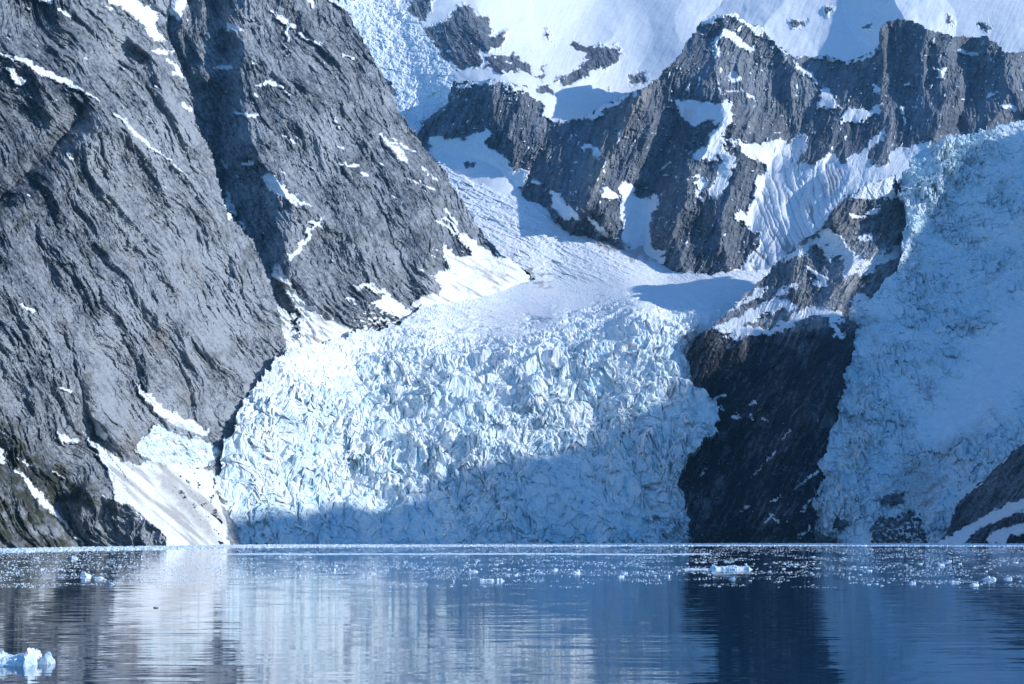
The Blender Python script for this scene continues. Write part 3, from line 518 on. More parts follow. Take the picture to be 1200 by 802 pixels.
def E_vert(x, y, X, Y, Z, m):
    z = m['_z']
    wx = X + 14 * fbm(X / 50, Y / 50, 3, 631); wy = Y + 14 * fbm(X / 50, Y / 50, 3, 633)
    amp = np.clip(.85 + 1.1 * fbm(X / 110, Y / 110, 3, 635), .35, 1.5)
    f1, f2, kk, bx, by = cells(wx / 30, wy / 36, 62)
    g1, g2, k2, cx, cy = cells((wx + .35 * wy) / 9.5 + .4 * fbm(X / 9, Y / 9, 2, 650), wy / 12, 63)
    e1, e2, k3, ex, ey = cells(wx / 4.6 + .3 * fbm(X / 4, Y / 4, 2, 655), wy / 5.6, 64)
    s1 = sstep(0, .22, f2 - f1); s2 = sstep(0, .3, g2 - g1); s3 = sstep(0, .3, e2 - e1)
    A1 = 9 * (_rnd[kk, 2] - .4) * s1 + 5 * ((_rnd[kk, 3] - .5) * bx + (_rnd[kk, 0] - .3) * by) - 6 * (1 - s1)
    A2 = (8.0 * (_rnd[k2, 2] - .35) + 5 * ((_rnd[k2, 3] - .5) * cx + (_rnd[k2, 1] - .35) * cy)) * s2 - 3.5 * (1 - s2)
    A3 = (3.4 * (_rnd[k3, 2] - .4) + 4 * ((_rnd[k3, 3] - .5) * ex + (_rnd[k3, 1] - .4) * ey)) * s3
    big = 20 * fbm(X / 80, Y / 60, 3, 637) + 14 * ridged((X + .5 * Y) / 80, (Y - .5 * X) / 45, 2, 638)
    h = A1 + A2 + A3
    small = 2.4 * fbm(X / 7, Y / 7, 3, 639, .65)
    mid = (1 - z) * sstep(640, 420, x) * sstep(330, 350, y) * (9 * ridged((X + .3 * Y) / 40, (Y - .3 * X) / 17, 3, 641, .6) - 4)   # crevassed left part of the flat
    h1_, h2_, k4, gx_, gy_ = cells(wx / 2.9, wy / 3.4, 65)
    h = h + 1.7 * (_rnd[k4, 2] - .5) + 2.4 * ((_rnd[k4, 3] - .5) * gx_ + (_rnd[k4, 1] - .5) * gy_)
    dz = z * (amp * h * .52 + big - 11) - (1 - z) * 1.6 * sstep(.82, .98, ridged((X + .4 * Y) / 60, (Y - .3 * X) / 16, 3, 697)) * sstep(330, 345, y) + small * (.2 + .8 * z) + mid
    wq = X + 6 * fbm(X / 22, Z / 20, 3, 681) + .3 * Z; wz = Z + 5 * fbm(X / 30, Z / 20, 3, 683)
    crev = sstep(.80, .97, ridged(wq / 50, (wz + .35 * X) / 17, 3, 685, .6)) + .9 * sstep(.84, .98, ridged((wq - .6 * wz) / 15, (wz + .5 * wq) / 40, 2, 687))
    dyy = .78 * amp * (11 * fbm(X / 24, Z / 18, 4, 645, .62) + 8 * blocks(wq / 17, wz / 12, 689, 1.6, 1.2, .12, .45) + 5.5 * blocks(wq / 7.5, wz / 5.5, 691, 1.7, 1.2, .15, .45) + 2.4 * blocks(X / 3.2, Z / 2.6, 693, 1.6, 1., .15, .3) + 2 * fbm(X / 4, Z / 3.5, 2, 695))
    dx = z * (.5 * (dz - big) * fbm(X / 28, Y / 28, 2, 671) * 2.2 + 4 * fbm(X / 14, Z / 12, 3, 643, .65))
    dy = -z * (dyy - 5 * crev)
    return dx, dy, dz
relief('glacier', (222, 962, 186, 668), (.86, .56), E_ctrl, E_out, E_disp, E_masks, M_ice, E_spurs, vert=E_vert, skirt=60, seed=5)
o = bpy.data.objects['glacier']; tag(o, 'broad tidewater glacier of jagged blue-white seracs reaching the water in the middle', 'glacier', kind='structure')

# ================================================================== F : rock buttress between the glaciers
F_out = [(804, 410), (818, 392), (832, 384), (848, 372), (866, 351), (888, 331), (911, 307), (930, 290), (945, 278), (960, 270), (968, 258), (974, 246), (988, 232), (1002, 224), (1015, 215), (1030, 210), (1049, 206), (1056, 215), (1060, 240), (1068, 300), (1050, 345), (1030, 420), (1010, 520), (1010, 668), (806, 668), (806, 610), (800, 592), (787, 568), (785, 545), (800, 524), (820, 514), (842, 500), (830, 480), (812, 455)]
F_ctrl = [(806, 640, 1770), (900, 640, 1760), (1000, 640, 1775), (790, 560, 1835), (825, 485, 1925), (812, 410, 1975), (835, 384, 2030), (866, 351, 2130), (911, 307, 2220), (970, 258, 2250), (1049, 208, 2330), (1058, 300, 2240), (1090, 240, 2420), (1000, 345, 2130), (960, 320, 2170), (1000, 420, 1960), (990, 520, 1840), (900, 400, 1980), (900, 500, 1850), (1080, 420, 2080), (920, 340, 2120)]
F_spurs = [([(835, 386), (900, 385), (990, 372)], 26, 16), ([(905, 392), (880, 460), (860, 540), (850, 640)], 60, -30), ([(985, 385), (960, 450), (930, 560), (915, 640)], 46, 34), ([(975, 258), (1000, 300), (990, 345)], 34, 28), ([(930, 290), (975, 330)], 30, 10), ([(1049, 208), (1050, 260), (1020, 310)], 28, 20), ([(810, 410), (815, 480), (800, 560)], 30, -14)]
F_snow_poly = [[(834, 384), (850, 376), (862, 372), (880, 364), (895, 352), (912, 348), (925, 356), (935, 360), (930, 366), (915, 364), (900, 366), (884, 376), (872, 382), (885, 386), (905, 384), (925, 370), (940, 362), (955, 358), (968, 362), (985, 362), (990, 380), (975, 378), (965, 372), (945, 372), (930, 378), (925, 385), (910, 392), (880, 394), (862, 398), (845, 392)],
               [(910, 308), (925, 298), (945, 285), (962, 272), (975, 268), (988, 282), (998, 296), (1012, 302), (1020, 306), (1005, 318), (990, 332), (984, 320), (990, 306), (975, 300), (970, 310), (965, 292), (950, 290), (935, 302), (920, 306)],
               [(1000, 230), (1012, 218), (1030, 208), (1050, 206), (1048, 222), (1056, 232), (1040, 232), (1020, 234), (1004, 234), (998, 236)], [(994, 250), (1012, 252), (1020, 242), (1034, 240), (1030, 248), (1016, 258), (1000, 256)], [(1002, 274), (1018, 276), (1026, 284), (1012, 280)],
               [(1000, 320), (1020, 302), (1030, 294), (1040, 290), (1036, 300), (1060, 280), (1064, 300), (1030, 310), (1010, 325)], [(855, 362), (880, 345), (898, 334), (900, 340), (885, 350), (868, 362)], [(940, 310), (955, 315), (968, 325), (972, 335), (955, 334), (945, 328), (960, 330), (950, 320)], [(905, 350), (915, 338), (930, 330), (935, 334), (920, 346)],
               [(1000, 345), (1020, 350), (1015, 360), (1000, 356)], [(968, 380), (976, 378), (984, 386), (990, 392), (980, 392)], [(976, 394), (986, 392), (990, 396), (980, 398)]]
F_snow_str = [[(830, 470, 1), (850, 464, 1.2)], [(835, 474, .8), (848, 478, 1)], [(862, 480, .8), (866, 490, 1), (860, 490, 1.8)], [(880, 475, .8), (886, 472, 1.8)], [(878, 486, 1.2), (882, 492, 1.8)], [(894, 490, .8), (900, 494, 2)], [(918, 515, .8), (926, 503, .9)], [(895, 545, .7), (908, 530, 1)], [(868, 600, .8), (880, 592, 1.2)], [(905, 588, 1), (915, 582, 1)], [(820, 560, 1), (826, 548, .8)], [(895, 612, 1), (904, 606, 1.6), (912, 612, 1)], [(932, 575, .9), (945, 560, 1.1), (958, 552, 1.4)], [(880, 560, .7), (892, 548, .8)], [(940, 600, 1), (950, 585, 1)], [(935, 630, 1.4), (950, 618, 1)]]
def F_masks(x, y, D):
    s = region(x, y, F_snow_poly, F_snow_str, 33, 6)
    up = sstep(400, 375, y + 14 * fbm(x / 25, y / 25, 3, 721))
    s = np.maximum(s, up * 6 * sstep(.3, .6, fbm(x / 10, y / 4.5, 3, 711)) - 4)
    s = np.where(s > 0, s - 7 * sstep(.3, .55, fbm(x / 11, y / 5, 3, 713)), s)
    lw = sstep(440, 480, y); s = np.maximum(s, (6 * sstep(.34, .6, fbm(x / 5, y / 4, 3, 719)) - 4.6) * lw - 30 * (1 - lw))
    m = {'snow': soft(s), 'tone': tone_field(x, y, 118, 710)}
    uu = x * np.cos(2.06) + y * np.sin(2.06); vq = -x * np.sin(2.06) + y * np.cos(2.06) + 5 * fbm(x / 20, y / 20, 3, 731)
    m['tone'] = np.clip(m['tone'] + (1 - up) * (1.0 * (ridged(uu / 70, vq / 8, 4, 733, .65) - .62) + .7 * sstep(.0, .5, fbm(x / 50, y / 70, 3, 735)) - .25), -.3, 1.6)  # light and dark of the strata relief painted into the shaded face
    m['shade_dark'] = .80 * (1 - up) + .3 * sstep(300, 260, y); m['ice'] = blank(x); m['tan'] = .35 * up * sstep(0, .4, fbm(x / 20, y / 20, 3, 715)); m['moss'] = blank(x); m['blue'] = blank(x); m['dirt'] = blank(x)  # lower face darkened: its shadow put into the rock colour
    return m
def F_disp(x, y, D, m):
    h = rock_disp(x, y, 118, 700, D / F, .9, 1.0, 1.0)
    sn = sstep(.3, .8, m['snow']); return h * (1 - .6 * sn) + sn * 2.5
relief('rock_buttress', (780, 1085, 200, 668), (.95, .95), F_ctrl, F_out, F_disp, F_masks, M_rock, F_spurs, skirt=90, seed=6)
o = bpy.data.objects['rock_buttress']; tag(o, 'dark rock buttress with a snow-patched top, between the two glaciers', 'rock', kind='structure')

# ================================================================== G : right hanging glacier
G_out = [(928, 668), (930, 630), (938, 606), (950, 592), (948, 578), (966, 563), (958, 545), (968, 530), (972, 505), (984, 486), (978, 465), (990, 440), (998, 420), (999, 398), (994, 380), (992, 362), (1000, 352), (1020, 350), (1036, 326), (1050, 318), (1058, 300), (1056, 280), (1062, 262), (1060, 245), (1052, 225), (1060, 205), (1069, 184), (1086, 170), (1100, 166), (1113, 160), (1135, 158), (1153, 151), (1175, 146), (1200, 139), (1290, 110), (1290, 668)]
G_ctrl = [(930, 640, 1765), (1000, 638, 1740), (1100, 638, 1690), (1200, 637, 1620), (1290, 637, 1560), (960, 560, 1800), (1000, 450, 1900), (1000, 360, 2060), (1050, 300, 2170), (1060, 220, 2290), (1100, 165, 2390), (1200, 140, 2450), (1290, 110, 2480), (1200, 300, 2180), (1290, 300, 2100), (1100, 300, 2200), (1100, 450, 1920), (1200, 450, 1890), (1200, 540, 1740), (1100, 560, 1780), (1290, 500, 1760)]
G_spurs = [([(1056, 300), (1075, 250), (1095, 210), (1110, 168)], 30, 26), ([(1040, 420), (1010, 520), (980, 600)], 70, 18), ([(1150, 430), (1100, 500), (1060, 560)], 60, -18)]
H_out = [(1094, 668), (1098, 634), (1108, 628), (1116, 605), (1121, 592), (1132, 580), (1141, 572), (1158, 556), (1173, 540), (1186, 528), (1200, 519), (1290, 470), (1290, 668)]
def G_masks(x, y, D):
    rk = region(x, y, [[(1030, 590), (1034, 582), (1046, 578), (1058, 578), (1062, 586), (1058, 592), (1042, 591)], [(976, 610), (982, 605), (990, 607), (992, 616), (984, 622), (975, 618)], [(936, 640), (942, 628), (960, 624), (980, 630), (984, 645), (940, 648)]], seed=34, jit=5)
    pep = soft(region(x, y, [[(1010, 618), (1020, 600), (1060, 592), (1085, 600), (1095, 625), (1092, 645), (1015, 645)], [(955, 615), (975, 600), (990, 612), (985, 625)]], seed=35, jit=8), 10)
    rk = np.maximum(rk, (9 * fbm(x / 6, y / 3.4, 3, 811, .6) + 1.0) * 1.3 * pep + (pep - 1) * 30)
    m = {'snow': soft(-rk), 'tone': tone_field(x, y, 60, 810) }
    smooth = soft(region(x, y, [[(1290, 300), (1200, 340), (1150, 400), (1110, 450), (1080, 500), (1100, 520), (1150, 490), (1200, 450), (1290, 400)]], seed=36, jit=14), 16)
    m['_r'] = (1 - .85 * smooth)
    m['ice'] = np.clip(.75 * (1 - smooth) + .15, 0, 1)
    m['blue'] = np.clip(.35 + .5 * fbm(x / 40, y / 40, 3, 815) + .35 * fbm(x / 7, y / 6, 2, 817), 0, 1) * (1 - .6 * smooth)
    m['blue'] = np.maximum(m['blue'], .85 * soft(region(x, y, [[(1085, 620), (1100, 590), (1120, 560), (1125, 585), (1105, 625)]], seed=37, jit=6), 9))
    band = fbm((x * .85 - y * .5) / 60, (x * .5 + y * .85) / 22, 4, 819, .62)
    m['dirt'] = np.clip(.40 * sstep(.0, .5, band) * (1 - .8 * smooth) + .55 * soft(region(x, y, [[(1020, 590), (1040, 560), (1060, 545), (1090, 530), (1110, 560), (1090, 600), (1060, 600)], [(1080, 530), (1110, 510), (1160, 490), (1150, 520), (1100, 540)], [(985, 345), (1010, 350), (1030, 375), (1020, 395), (1000, 395)]], seed=38, jit=12), 16), 0, .8)
    m['dirt'] = np.clip(m['dirt'] + (1 - smooth) * .22 * sstep(.1, .5, fbm(x / 9, y / 5, 3, 855, .6)) * sstep(-.3, .3, fbm(x / 60, y / 60, 2, 857)), 0, .85)
    m['tan'] = blank(x); m['moss'] = blank(x); m['shade_dark'] = blank(x) + .8  # stones darkened as shaded rock by their colour
    return m
def G_disp(x, y, D, m):
    return (5 * fbm(x / 60, y / 50, 3, 821) + 2.5 * ridged(x / 30, y / 16, 3, 823) * m['_r']) * D / F
def G_vert(x, y, X, Y, Z, m):
    r = m['_r'] * sstep(.3, .7, m['snow'])
    r = r * (.75 + .35 * sstep(300, 200, y) * sstep(1200, 1060, x))
    wx = X + 10 * fbm(X / 40, Y / 40, 3, 831); wy = Y + 10 * fbm(X / 40, Y / 40, 3, 833)
    f1, f2, kk, bx, by = cells(wx / 22, wy / 20, 72); g1, g2, k2, cx, cy = cells(wx / 8.5, wy / 9, 73)
    e1, e2, k3, ex, ey = cells(wx / 4, wy / 4.2, 74)
    a = .5 + 1.2 * sstep(-.25, .3, fbm(X / 70, Y / 70, 3, 835))
    h = 9 * (_rnd[kk, 2] - .4) + 5 * by * (_rnd[kk, 1]) - 7 * sstep(.14, 0, f2 - f1) + 6.5 * (_rnd[k2, 2] - .4) + 3 * cx * (_rnd[k2, 3] - .5) - 4 * sstep(.14, 0, g2 - g1) + 2.6 * (_rnd[k3, 2] - .4) + 12 * fbm(X / 50, Y / 50, 4, 837, .6) + 5 * (ridged((X * .8 + Y * .4) / 90, (Y - .3 * X) / 34, 3, 838) - .5)
    k5 = cells(wx / 2.6, wy / 2.8, 75)[2]
    h = h * .55 + 1.2 * (_rnd[k5, 2] - .5) - 5 * sstep(.86, .97, ridged((X + .4 * Y) / 46, (Y - .4 * X) / 14, 2, 847))
    dz = r * a * h + (1 - r) * .8 * fbm(X / 12, Y / 12, 3, 839)
    rk = (1 - m['snow'])
    wz = Z + 6 * fbm(X / 30, Z / 20, 3, 859); wq = X + 6 * fbm(X / 20, Z / 20, 3, 861)
    crev = sstep(.80, .97, ridged(wq / 60, (wz + .25 * X) / 20, 3, 863, .6)) + .8 * sstep(.86, .98, ridged(wq / 16, wz / 34, 2, 865))
    dyy = -r * a * (11 * fbm(X / 26, Z / 20, 4, 843, .6) + 8 * blocks(wq / 21, wz / 13, 851, 1.5, 1.1, .12, .45) + 4.2 * blocks(wq / 8, wz / 5.5, 853, 1.6, 1.1, .15, .45) + 1.8 * blocks(X / 3.4, Z / 2.6, 855, 1.5, 1., .15, .3) + 1.6 * fbm(X / 4, Z / 3.5, 2, 867)) + r * 7 * crev
    return 2 * r * fbm(X / 7, Z / 7, 2, 841), dyy - rk * 5 * ridged(X / 12, Z / 8, 2, 845), dz
relief('glacier', (925, 1290, 105, 668), (1.0, .7), G_ctrl, G_out, G_disp, G_masks, M_ice, G_spurs, vert=G_vert, skirt=60, seed=7)
o = bpy.data.objects['glacier.001']; tag(o, 'shaded blue hanging glacier pouring down the right edge to the water', 'glacier', kind='structure')

# ================================================================== H : low rock slope at the right shore
H_ctrl = [(1098, 637, 1600), (1200, 637, 1510), (1290, 637, 1440), (1200, 519, 1640), (1290, 470, 1620), (1150, 565, 1650), (1200, 590, 1540), (1130, 600, 1625)]
H_snow = [[(1094, 636), (1110, 630), (1139, 613), (1160, 602), (1180, 592), (1200, 584), (1290, 550), (1290, 566), (1200, 597), (1180, 606), (1160, 614), (1148, 620), (1134, 630), (1128, 638), (1098, 640)], [(1156, 634), (1164, 624), (1180, 618), (1200, 612), (1290, 596), (1290, 606), (1200, 626), (1182, 628), (1178, 636), (1160, 637)]]
def H_masks(x, y, D):
    s = region(x, y, H_snow, [[(1140, 572, .8), (1150, 566, 1.2)], [(1164, 549, .8), (1180, 537, 1.3)], [(1190, 600, 1), (1200, 600, 1)]], 43, 4)
    m = {'snow': soft(s), 'tone': tone_field(x, y, 125, 910)}
    for k in ('ice', 'tan', 'moss', 'blue', 'dirt'): m[k] = blank(x)
    m['shade_dark'] = blank(x) + .7; return m  # whole slope darkened as shaded rock by its colour
def H_disp(x, y, D, m):
    h = rock_disp(x, y, 125, 900, D / F, .8, 1.0, 1.0); sn = sstep(.3, .8, m['snow']); return h * (1 - .8 * sn) + sn * 2
relief('rock_slope', (1090, 1290, 465, 668), (1.0, 1.0), H_ctrl, H_out, H_disp, H_masks, M_rock, [], skirt=70, seed=8)
o = bpy.data.objects['rock_slope']; tag(o, 'low dark rock slope with slanting snow bands at the right end of the shore', 'rock', kind='structure')

# ================================================================== eastern mountain wall (outside the frame, its shadow reaches the glaciers)
SUN = np.array([.88, -.05, .42]); SUN /= np.linalg.norm(SUN)
XC = 1400.0
edge_pts = [('E', 262, 622, 1390), ('E', 285, 606, 1420), ('E', 340, 596, 1520), ('E', 395, 590, 1570), ('E', 430, 592, 1590), ('E', 480, 583, 1640), ('E', 510, 560, 1680), ('E', 560, 545, 1725), ('E', 640, 533, 1775), ('E', 700, 512, 1815), ('E', 750, 484, 1880), ('E', 800, 462, 1970), ('E', 835, 410, 2060),
            ('F', 862, 399, 1985), ('F', 920, 392, 1990), ('F', 985, 385, 2000), ('G', 1010, 350, 2080), ('G', 1052, 296, 2230), ('G', 1075, 262, 2310), ('G', 1090, 220, 2400), ('G', 1112, 180, 2480), ('G', 1200, 152, 2540)]
cr = []
for nm, px, py, D in edge_pts:
    D = float(tps({'E': E_ctrl, 'F': F_ctrl, 'G': G_ctrl}[nm], np.array([px], float), np.array([py], float))[0])
    X = (px - CX) / F * D; Z = CH + (HY - py) / F * D; t = (XC - X) / SUN[0]
    cr.append((D + SUN[1] * t, Z + SUN[2] * t))
cr.sort(); CRY = np.array([c[0] for c in cr]); CRZ = np.array([c[1] for c in cr])
print('crest', [(int(a), int(b)) for a, b in cr])
CRY = np.r_[CRY[0] - 260, CRY[0] - 70, CRY, CRY[-1] + 150, CRY[-1] + 600, CRY[-1] + 1200]
CRZ = np.r_[300, 560, CRZ, CRZ[-1] - 60, 700, 500]
yy, vv = np.meshgrid(np.arange(CRY[0] - 200, CRY[-1], 14, dtype=f32), np.linspace(-1, 1, 91, dtype=f32))
zc = np.interp(yy, CRY, CRZ).astype(f32) + 12 * fbm(yy / 60, yy * 0, 3, 5) * 1.5
s = np.abs(vv)
Zm = zc * (1 - s) - 30 * s + 60 * ridged(yy / 160 + vv, vv * 4, 4, 95) * s * (1 - s) * 2
Xm = XC + vv * (zc * .62 + 40) + 30 * fbm(yy / 90, vv * 5, 3, 97) * s
n0, n1 = yy.shape; idx = np.arange(n0 * n1).reshape(n0, n1)
Q = np.stack([idx[:-1, :-1], idx[:-1, 1:], idx[1:, 1:], idx[1:, :-1]], -1).reshape(-1, 4)
V = np.stack([Xm.ravel(), yy.ravel(), Zm.ravel()], 1)
z0 = np.zeros(len(V), f32)
o = mesh_obj('mountain', V, Q, M_rock, {'snow': sstep(.1, .5, fbm(yy / 80, vv * 6, 4, 98)).ravel(), 'tone': z0 + .5, 'ice': z0, 'blue': z0, 'dirt': z0, 'tan': z0, 'moss': z0, 'shade_dark': z0})
tag(o, 'snow-flecked rock wall east of the bay, beyond the right edge of the view, that shades the glaciers', 'mountain', kind='structure')

# ================================================================== water
def water_material():
    m, nt = nodes('fjord_water'); k = NT(nt)
    geo = k.n('ShaderNodeNewGeometry'); P = geo.outputs['Position']
    def mapped(sx, sy):
        x = k.n('ShaderNodeVectorMath', operation='MULTIPLY'); x.inputs[1].default_value = (sx, sy, 1); k.l(P, x.inputs[0]); return x.outputs[0]
    a = k.noise(mapped(.16, .75), 1.0, 3, .55, .3).outputs['Color']
    b = k.noise(mapped(.9, 3.2), 1.0, 2, .6).outputs['Color']
    c = k.noise(mapped(.012, .05), 1.0, 3, .6).outputs['Fac']
    def ctr(v, s):
        x = k.n('ShaderNodeVectorMath', operation='SUBTRACT'); x.inputs[1].default_value = (.5, .5, .5); k.l(v, x.inputs[0])
        y = k.n('ShaderNodeVectorMath', operation='MULTIPLY'); y.inputs[1].default_value = s; k.l(x.outputs[0], y.inputs[0]); return y.outputs[0]
    ad = k.n('ShaderNodeVectorMath', operation='ADD'); k.l(ctr(a, (.016, .085, 0)), ad.inputs[0]); k.l(ctr(b, (.016, .035, 0)), ad.inputs[1])
    amp = k.n('ShaderNodeVectorMath', operation='SCALE'); k.l(ad.outputs[0], amp.inputs[0]); k.l(k.rng(c, .35, .65, .55, 1.15), amp.inputs['Scale'])
    up = k.n('ShaderNodeVectorMath', operation='ADD'); up.inputs[1].default_value = (0, 0, 1); k.l(amp.outputs[0], up.inputs[0])
    nn = k.n('ShaderNodeVectorMath', operation='NORMALIZE'); k.l(up.outputs[0], nn.inputs[0])
    b_ = k.n('ShaderNodeBsdfPrincipled'); out = k.n('ShaderNodeOutputMaterial')
    b_.inputs['Base Color'].default_value = (.008, .040, .085, 1); b_.inputs['Roughness'].default_value = .035; b_.inputs['IOR'].default_value = 1.45
    k.l(nn.outputs[0], b_.inputs['Normal']); k.l(b_.outputs[0], out.inputs[0]); return m
W = 9000.0
V = [(-W, -2500, 0), (W, -2500, 0), (W, 9000, 0), (-W, 9000, 0)]
o = mesh_obj('water', np.array(V), np.array([[0, 1, 2, 3]]), water_material())
tag(o, 'calm dark blue fjord water mirroring the glaciers', 'water', kind='structure')

# ================================================================== floating ice
def ice_material(name, white=(.84, .89, .93), blue=(.50, .72, .84)):
    m, nt = nodes(name); k = NT(nt)
    tc = k.n('ShaderNodeNewGeometry'); P = tc.outputs['Position']
    n1 = k.noise(P, 1.3, 4, .6).outputs['Fac']; n2 = k.noise(P, 7, 3, .6).outputs['Fac']
    c = k.mix(k.rng(n1, .4, .66), white, blue)
    bump = k.n('ShaderNodeBump'); bump.inputs['Distance'].default_value = .06; bump.inputs['Strength'].default_value = .7; k.l(n2, bump.inputs['Height'])
    b = k.n('ShaderNodeBsdfPrincipled'); out = k.n('ShaderNodeOutputMaterial')
    k.l(c, b.inputs['Base Color']); b.inputs['Roughness'].default_value = .35
    b.inputs['Subsurface Weight'].default_value = .0
    k.l(bump.outputs[0], b.inputs['Normal']); k.l(b.outputs[0], out.inputs[0]); return m
M_floe = ice_material('floating_ice')
import bmesh
def chunk_mesh(seed, flat=.30, n=16, parts=3):
    """a few welded blocks: a main lump and smaller ones against it"""
    r = random.Random(seed); out = bmesh.new()
    for q in range(parts):
        bm = bmesh.new(); sc = 1.0 if q == 0 else r.uniform(.35, .6)
        ox, oy = (0, 0) if q == 0 else (r.uniform(-.35, .35), r.uniform(-.15, .15)); px_, py_ = r.uniform(-.2, .2), r.uniform(-.1, .1)
        for i in range(n):
            a = r.random() * 6.283; rr = .5 * math.sqrt(r.random())
            z = flat * max(.06, (1 - rr * 2.1) * r.uniform(.5, 1.1)) * (1 if q == 0 else 1.5)
            bm.verts.new((ox + (math.cos(a) * rr + px_ * z) * sc, oy + math.sin(a) * rr * .7 * sc, z * (sc if q == 0 else .8)))
        for i in range(9):
            a = i / 9 * 6.283; bm.verts.new((ox + math.cos(a) * .5 * sc * r.uniform(.7, 1), oy + math.sin(a) * .36 * sc * r.uniform(.7, 1), -.1))
        bmesh.ops.convex_hull(bm, input=bm.verts[:]); bmesh.ops.delete(bm, geom=[v for v in bm.verts if not v.link_faces], context='VERTS')
        tmp = bpy.data.meshes.new('t'); bm.to_mesh(tmp); bm.free(); out.from_mesh(tmp); bpy.data.meshes.remove(tmp)
    me = bpy.data.meshes.new('ice_chunk'); out.to_mesh(me); out.free(); me.materials.append(M_floe); return me
def lumpy_berg(name, profile, depth, seed, loc, sub=3, rough=.12):
    """an ice block whose skyline follows a profile (x, z) and has real depth; rounded, melted, uneven"""
    xs = [p[0] for p in profile]; nx = 170; ny = 44
    X = np.linspace(xs[0], xs[-1], nx); top = np.interp(X, xs, [p[1] for p in profile])
    top = top * (1 + .12 * fbm(X * 4.1, X * 0 + seed, 4, seed, .65))
    Vv = []; 
    for j in range(ny):
        t = j / (ny - 1) * 2 - 1
        w = max(0.0, 1 - abs(t) ** 2.2)
        zz = top * (w ** .38) * (1 + .35 * fbm(X * 1.6, X * 0 + t * 1.7 + seed, 4, seed + 2, .6)) * (.9 + .25 * fbm(X * 5, X * 0 + t * 5, 3, seed + 7)) - .1 + .04 * np.sign(fbm(X * 2, X * 0 + t * 2, 1, seed + 9))
        yy_ = t * depth * (.55 + .45 * (top / max(top))) + rough * .8 * fbm(X * 1.2, X * 0 + t * 3, 3, seed + 4)
        for i in range(nx): Vv.append((X[i] + rough * .5 * math.sin(j * 1.7 + i * .9), yy_[i], zz[i]))
    idx = np.arange(nx * ny).reshape(ny, nx)
    Q = np.stack([idx[:-1, :-1], idx[:-1, 1:], idx[1:, 1:], idx[1:, :-1]], -1).reshape(-1, 4)
    b0 = len(Vv); bottom = [(v[0], v[1], -.5) for v in Vv]
    ring = list(idx[0, :]) + list(idx[1:, -1]) + list(idx[-1, -2::-1]) + list(idx[-2:0:-1, 0])
    nr = len(ring); Vv += [(Vv[i][0] * .97, Vv[i][1] * .95, -.6) for i in ring]
    Q2 = [[ring[(i + 1) % nr], ring[i], b0 + i, b0 + (i + 1) % nr] for i in range(nr)]
    o = mesh_obj(name, np.array(Vv), np.concatenate([Q, np.array(Q2)]), M_floe, smooth=False)
    o.location = loc; return o
def water_pt(px, py):
    D = CH * F / (py - HY); return ((px - CX) / F * D, D, 0.0)
# foreground bergs, lower left
x, y, _ = water_pt(21, 779)
m_px = y / F
def prof(pts, s): return [(a * s, b * s) for a, b in pts]
o = lumpy_berg('iceberg', prof([(-62, 12), (-45, 17), (-30, 19), (-21, 17), (-16, 15), (-10, 12), (-4, 13), (0, 13), (4, 14), (8, 15), (11, 18), (14, 20), (17, 23), (18.5, 20), (20, 17), (20.5, 12), (21, 6), (22, 0)], m_px), 34 * m_px, 3, (x, y, 0))
tag(o, 'pale blue iceberg with a pointed tip floating at the lower left corner', 'iceberg')
x, y, _ = water_pt(53, 778)
o = lumpy_berg('iceberg', prof([(-9, 2), (-7, 5), (-4, 8), (-1, 12), (2, 16), (5, 15), (7, 10), (9, 8), (10, 1)], m_px), 12 * m_px, 9, (x, y, 0), rough=.06)
tag(o, 'small translucent ice lump just right of the iceberg in the lower left corner', 'iceberg')
# distinct larger floes
special = [(840, 667.5, 82, 7, 'widest floe on the water, long, low and white, over the dark buttress reflection'),
           (575, 681, 33, 4.0, 'flat white ice slab below mid glacier at the near edge of the brash'),
           (101, 676, 15, 8.5, 'jagged white ice lump with a peak, drifting left of centre before the left wall'),
           (116, 678, 14, 3.5, 'low ice ledge attached to the right of the jagged lump on the left'),
           (88, 655.5, 9, 5.0, 'small peaked ice lump near the left shore, farther out than the jagged one'),
           (131, 685, 8, 4.5, 'rounded ice lump nearest the camera below the jagged lump on the left'),
           (48, 668, 6, 3.0, 'small white ice lump left of the jagged one, among grey brash'),
           (1069, 684, 9, 3.2, 'white ice cake at the near edge of the brash on the right'),
           (1118, 682.5, 18, 3.0, 'long low ice cake right of centre on the right side, at the near edge'),
           (1141, 686, 12, 4.0, 'double-humped ice cake nearest the camera on the right side'),
           (1158, 679.5, 18, 5.5, 'bulky white floe with a hump near the right edge of the view'),
           (1181, 679, 12, 4.0, 'tilted white floe at the far right, beside the bulky one'),
           (858, 679, 10, 4.0, 'small white pyramid of ice just below the widest floe'),
           (391, 669, 8, 4.0, 'white ice lump drifting left of centre before the glacier'),
           (351, 675, 5, 3.0, 'small bright ice lump under the left edge of the glacier'),
           (437, 673, 10, 3.0, 'flat ice lump before the glacier, right of two smaller ones'),
           (555, 670.5, 14, 5.0, 'cluster-like white lump beyond the flat slab in the middle'),
           (531, 682, 4, 6.0, 'upright ice stub left of the flat slab in the middle'),
           (650, 668.5, 8, 4.0, 'white ice lump right of the middle, before the shaded ice front'),
           (675, 672, 12, 3.5, 'broad low ice lump right of the middle with a flat top'),
           (1112, 658, 7, 2.5, 'small round floe in the far brash before the right glacier'),
           (1102, 662.5, 9, 2.6, 'whitish floe just nearer than the small round one on the right'),
           (727, 676.5, 10, 3.5, 'low white ice lump before the shaded front, left of the dark reflection'),
           (782, 676, 8, 3.0, 'small ice lump at the left edge of the dark buttress reflection')]
variants = [chunk_mesh(100 + i, .34 + .04 * (i % 4)) for i in range(12)]
